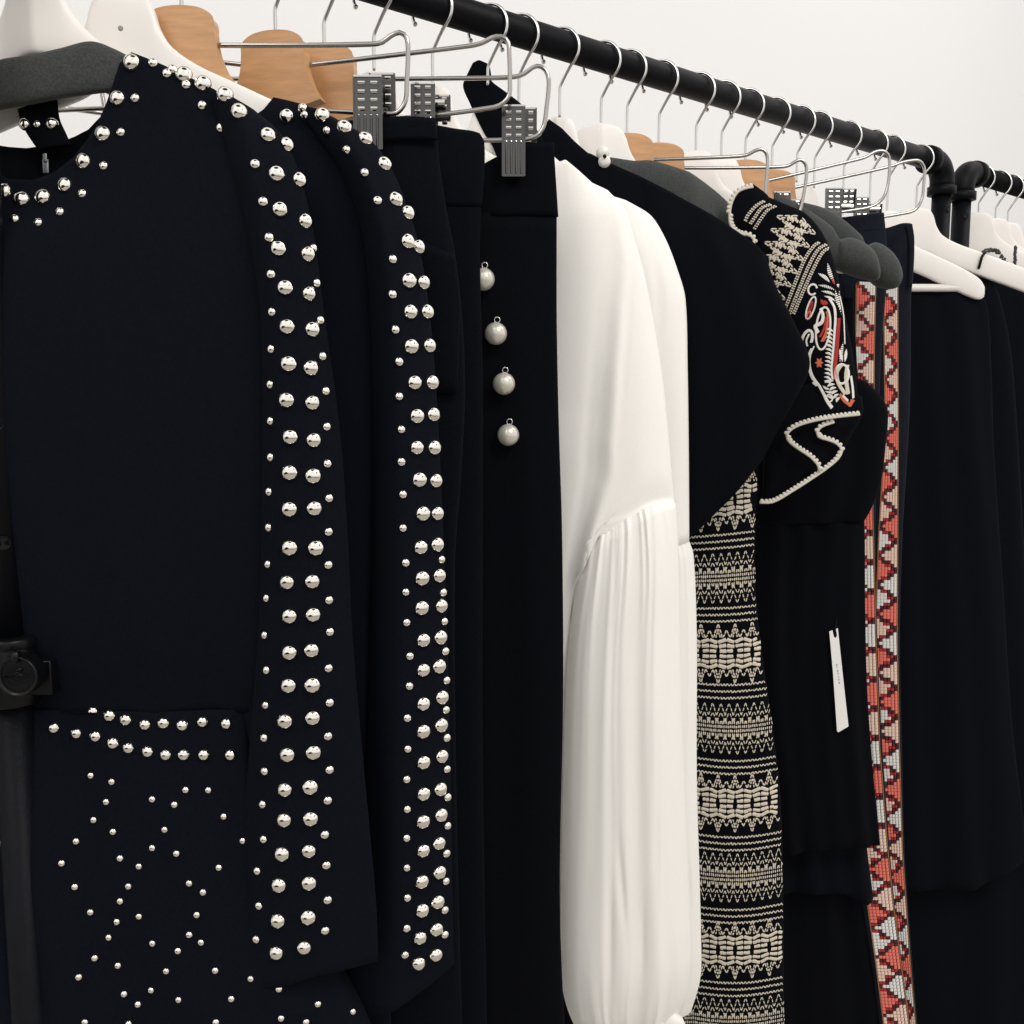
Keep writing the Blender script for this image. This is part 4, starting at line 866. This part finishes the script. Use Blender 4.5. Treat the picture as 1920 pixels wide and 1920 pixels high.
# ------------------------------------------------------------------ dark jeans with beaded ribbons
jD = garment('jeans', 1620, 402, dJ+.03, 'dark jeans clipped at the waist with a beaded ribbon, left of the two pairs', 'jeans', 'dark jeans with beaded ribbons')
legD = pillow('leg', [([(1560, 410), (1583, 408), (1620, 403), (1657, 399)], .006), ([(1560, 440), (1660, 434)], .008), ([(1565, 500), (1663, 495)], .009), ([(1575, 545), (1660, 545)], .010), ([(1580, 650), (1652, 650)], .010), ([(1585, 800), (1645, 800)], .010), ([(1580, 1000), (1640, 1000)], .010), ([(1580, 1300), (1648, 1300)], .010), ([(1598, 1550), (1664, 1550)], .010), ([(1616, 1700), (1677, 1700)], .010), ([(1634, 1810), (1691, 1810)], .010), ([(1650, 1930), (1708, 1930)], .010), ([(1680, 2060), (1740, 2060)], .010)], dJ+.03, DENIM, jD, n=22, per=6, pw=.3, fold=lambda u, v: .0012*math.sin(22*v+3*u)*math.exp(-v*7))
g = Geo(); 
for y in (434, 500): sweep(g, [Vector(hit(legD, x, y-(x-1590)*.08)[0])-FH*.0004 for x in range(1592, 1656, 6)], .0004, 5)
g.build('seam', DENIM, jD)
jE = garment('jeans', 1690, 424, dK+.045, 'dark jeans with crumpled loose waistband and a long beaded ribbon, right of the two pairs', 'jeans', 'dark jeans with beaded ribbons')
dE_ = dK+.05
legE = pillow('leg', [([(1640, 432), (1662, 428), (1685, 421), (1708, 420)], .008), ([(1640, 450), (1712, 440)], .011), ([(1640, 480), (1713, 472)], .012), ([(1640, 520), (1711, 517)], .011), ([(1640, 560), (1707, 560)], .010), ([(1638, 700), (1706, 700)], .010), ([(1636, 800), (1703, 800)], .010), ([(1634, 900), (1697, 900)], .010), ([(1632, 1000), (1691, 1000)], .010), ([(1630, 1200), (1686, 1200)], .010), ([(1632, 1400), (1690, 1400)], .010), ([(1640, 1600), (1695, 1600)], .010), ([(1655, 1800), (1709, 1800)], .010), ([(1675, 1930), (1720, 1930)], .010), ([(1690, 2060), (1735, 2060)], .010)], dE_, DENIM, jE, n=22, per=6, pw=.3, fold=lambda u, v: .004*math.sin(46*v+6*u)*math.exp(-v*16))
pillow('belt_loop', [([(1697, 424), (1710, 420)], .003), ([(1703, 450), (1714, 448)], .003), ([(1704, 500), (1712, 500)], .003), ([(1702, 540), (1709, 538)], .003)], dE_-.014, DENIM, jE, n=10, pw=.3)
def ribbon(parent, surf, left, right, y0, y1, ncol, rowh, per, phase, shift=0):
    """bead-loom ribbon: grid of beads between two edge curves"""
    g = Geo(); ly = [p[1] for p in left]; lx = [p[0] for p in left]; rx = [p[0] for p in right]
    ry = [p[1] for p in right]; y = y0; row = 0; fills = [2, 4, 3, 2, 3, 4]
    while y < y1:
        xl = np.interp(y, ly, lx); xr = np.interp(y, ry, rx); w = (xr-xl)
        ph = (row+phase) % per; zz = abs(ph-per/2)/(per/2)           # 1 .. 0 .. 1
        zc = (1-zz)*(ncol-1)
        blk_ = ((row+phase)//per) % len(fills)
        for c in range(ncol):
            x = xl+w*(c+.5)/ncol; yy = y+(c-ncol/2)*.25
            p, n = hit(surf, x, yy, tries=1)
            if p is None: continue
            dlt = c-zc
            if -.2 <= dlt < .8: m = 0
            elif -1.3 <= dlt < -.2: m = 1 if row % 2 else 0
            elif -2.2 <= dlt < -1.3 and row % 2: m = 1
            else:
                # colours change from one triangle to the next
                side = 0 if dlt > 0 else 1
                k = ((row+phase+(per//2 if not side else 0))//per) % len(fills)
                m = fills[(k+side*2+shift) % len(fills)]
            t = ZZ; s = t.cross(n).normalized(); t2 = n.cross(s)
            hw = w/ncol*.5*F2*.95; hh = rowh*.5*F2*(1.0 if m >= 2 else .93)
            q = p+n*.0004
            top_ = .0010
            v = [q-s*hw-t2*hh, q+s*hw-t2*hh, q+s*hw+t2*hh, q-s*hw+t2*hh, q-s*hw*.55-t2*hh*.8+n*top_, q+s*hw*.55-t2*hh*.8+n*top_, q+s*hw*.55+t2*hh*.8+n*top_, q-s*hw*.55+t2*hh*.8+n*top_]
            g.add(v, [[0, 1, 5, 4], [1, 2, 6, 5], [2, 3, 7, 6], [3, 0, 4, 7], [4, 5, 6, 7]], m)
        y += rowh; row += 1
    for ed, s in ((lx, -1), (rx, 1)):
        pts = []; yy = y0
        while yy < y1:
            p, n = hit(surf, np.interp(yy, ly if s < 0 else ry, ed)+s*.6, yy, tries=2, step=1)
            if p is not None: pts.append(p+n*.0006)
            yy += 14
        if len(pts) > 3: sweep(g, pts, .0009, 6, m=5)
    return g.build('beaded_ribbon', BEAD[0], parent, mats=BEAD, smooth=False)
F2 = dE_/F_PX
ribbon(jE, legE, [(1655, 500), (1657, 560), (1660, 800), (1648, 1000), (1641, 1200), (1646, 1400), (1662, 1600), (1680, 1800), (1700, 1940)], [(1683, 500), (1682, 560), (1683, 800), (1682, 1000), (1681, 1200), (1685, 1400), (1691, 1600), (1705, 1800), (1717, 1940)], 505, 1960, 6, 6.1, 9, 2)
F2 = (dJ+.03)/F_PX
ribbon(jD, legD, [(1606, 530), (1604, 650), (1600, 800), (1596, 960), (1592, 1200), (1600, 1400), (1616, 1580), (1626, 1690), (1642, 1800), (1660, 1940)], [(1641, 530), (1638, 650), (1637, 800), (1635, 960), (1638, 1080), (1641, 1200), (1648, 1400), (1662, 1580), (1673, 1690), (1687, 1800), (1706, 1940)], 532, 1960, 7, 6.1, 9, 0, 1)
# ------------------------------------------------------------------ far right black clothes
c12 = garment('coat', 1760, 545, dZ0, 'long black coat under the hanger with the trouser bar, ending in a slanted hem', 'coat', 'black clothes at the far right')
pillow('coat_body', [([(1640, 546), (1700, 546), (1780, 542), (1836, 540)], .006), ([(1640, 580), (1851, 578)], .012), ([(1640, 700), (1858, 700)], .016), ([(1640, 850), (1863, 850)], .018), ([(1640, 1100), (1880, 1100)], .018), ([(1640, 1350), (1896, 1350)], .018), ([(1650, 1560), (1916, 1520)], .018), ([(1660, 1662), (1760, 1662), (1820, 1658), (1925, 1610)], .016)], dZ0+.004, BLACK2, c12, n=36, per=8, pw=.38, fold=folds(.009, (1.8, 3.1), 81, base=.5))
c13 = garment('coat', 1860, 520, dZ1, 'black coat whose rounded shoulder shows just right of the trouser bar hanger', 'coat', 'black clothes at the far right')
pillow('coat_body', [([(1640, 560), (1760, 480), (1830, 500), (1850, 512)], .004), ([(1640, 600), (1872, 552)], .012), ([(1640, 700), (1893, 650)], .018), ([(1640, 900), (1906, 800)], .020), ([(1640, 1100), (1920, 1050)], .020), ([(1640, 1500), (1945, 1500)], .020), ([(1640, 2080), (1960, 2080)], .020)], dZ1+.012, BLACK2, c13, n=36, per=8, pw=.38, fold=folds(.009, (2.2, 3.6), 83, base=.5))
c14 = garment('jacket', 1880, 520, dR1, 'black jacket on the second rack, at the very right edge', 'jacket', 'black clothes at the far right')
pillow('jacket_body', [([(1640, 640), (1800, 500), (1850, 505), (1905, 530)], .004), ([(1640, 700), (1940, 590)], .014), ([(1640, 900), (1965, 800)], .020), ([(1640, 1300), (1985, 1300)], .020), ([(1640, 2080), (1990, 2080)], .020)], dR1+.012, BLACK2, c14, n=36, per=8, pw=.38, fold=folds(.009, (2.2, 3.6), 85, base=.5))
c15 = garment('jacket', 1960, 540, dR2, 'black jacket on the second rack, mostly outside the frame', 'jacket', 'black clothes at the far right')
pillow('jacket_body', [([(1760, 600), (1850, 540), (1900, 530), (1990, 580)], .004), ([(1700, 760), (2020, 660)], .014), ([(1700, 1300), (2050, 1300)], .018), ([(1700, 2080), (2060, 2080)], .018)], dR2+.014, BLACK2, c15, n=30, per=7, pw=.38, fold=folds(.009, (2.2, 3.6), 87, base=.5))
# strap and bead string over the long white arm
st = garment('necklace', 1870, 470, dZ1, 'dark beaded necklace and thin black strap slung over the long white hanger arm', 'necklace')
g = Geo(); dS = dZ1-.011
sweep(g, [P(1851, 470, dZ1), P(1846, 474, dS), P(1841, 482, dS), P(1836, 500, dS), P(1834, 506, dZ1)], .0022, 8); g.build('strap', PLASTIC, st)
g = Geo(); rs = random.Random(5)
for k in range(46):
    t = k/45; x = 1842+48*t+rs.uniform(-1, 1); y = 474-10*math.sin(t*3.1)+24*t*t+rs.uniform(-3, 3); ball(g, P(x, y, dZ1+.012), rs.uniform(.0016, .003), 7, 5)
for k in range(26):
    t = k/25; ball(g, P(1904-1.5*t+rs.uniform(-1.5, 1.5), 462+34*t, dZ1+.012), rs.uniform(.0014, .0026), 7, 5)
g.build('beads', mat('dark_grey_bead', (.03, .03, .03), .35), st)
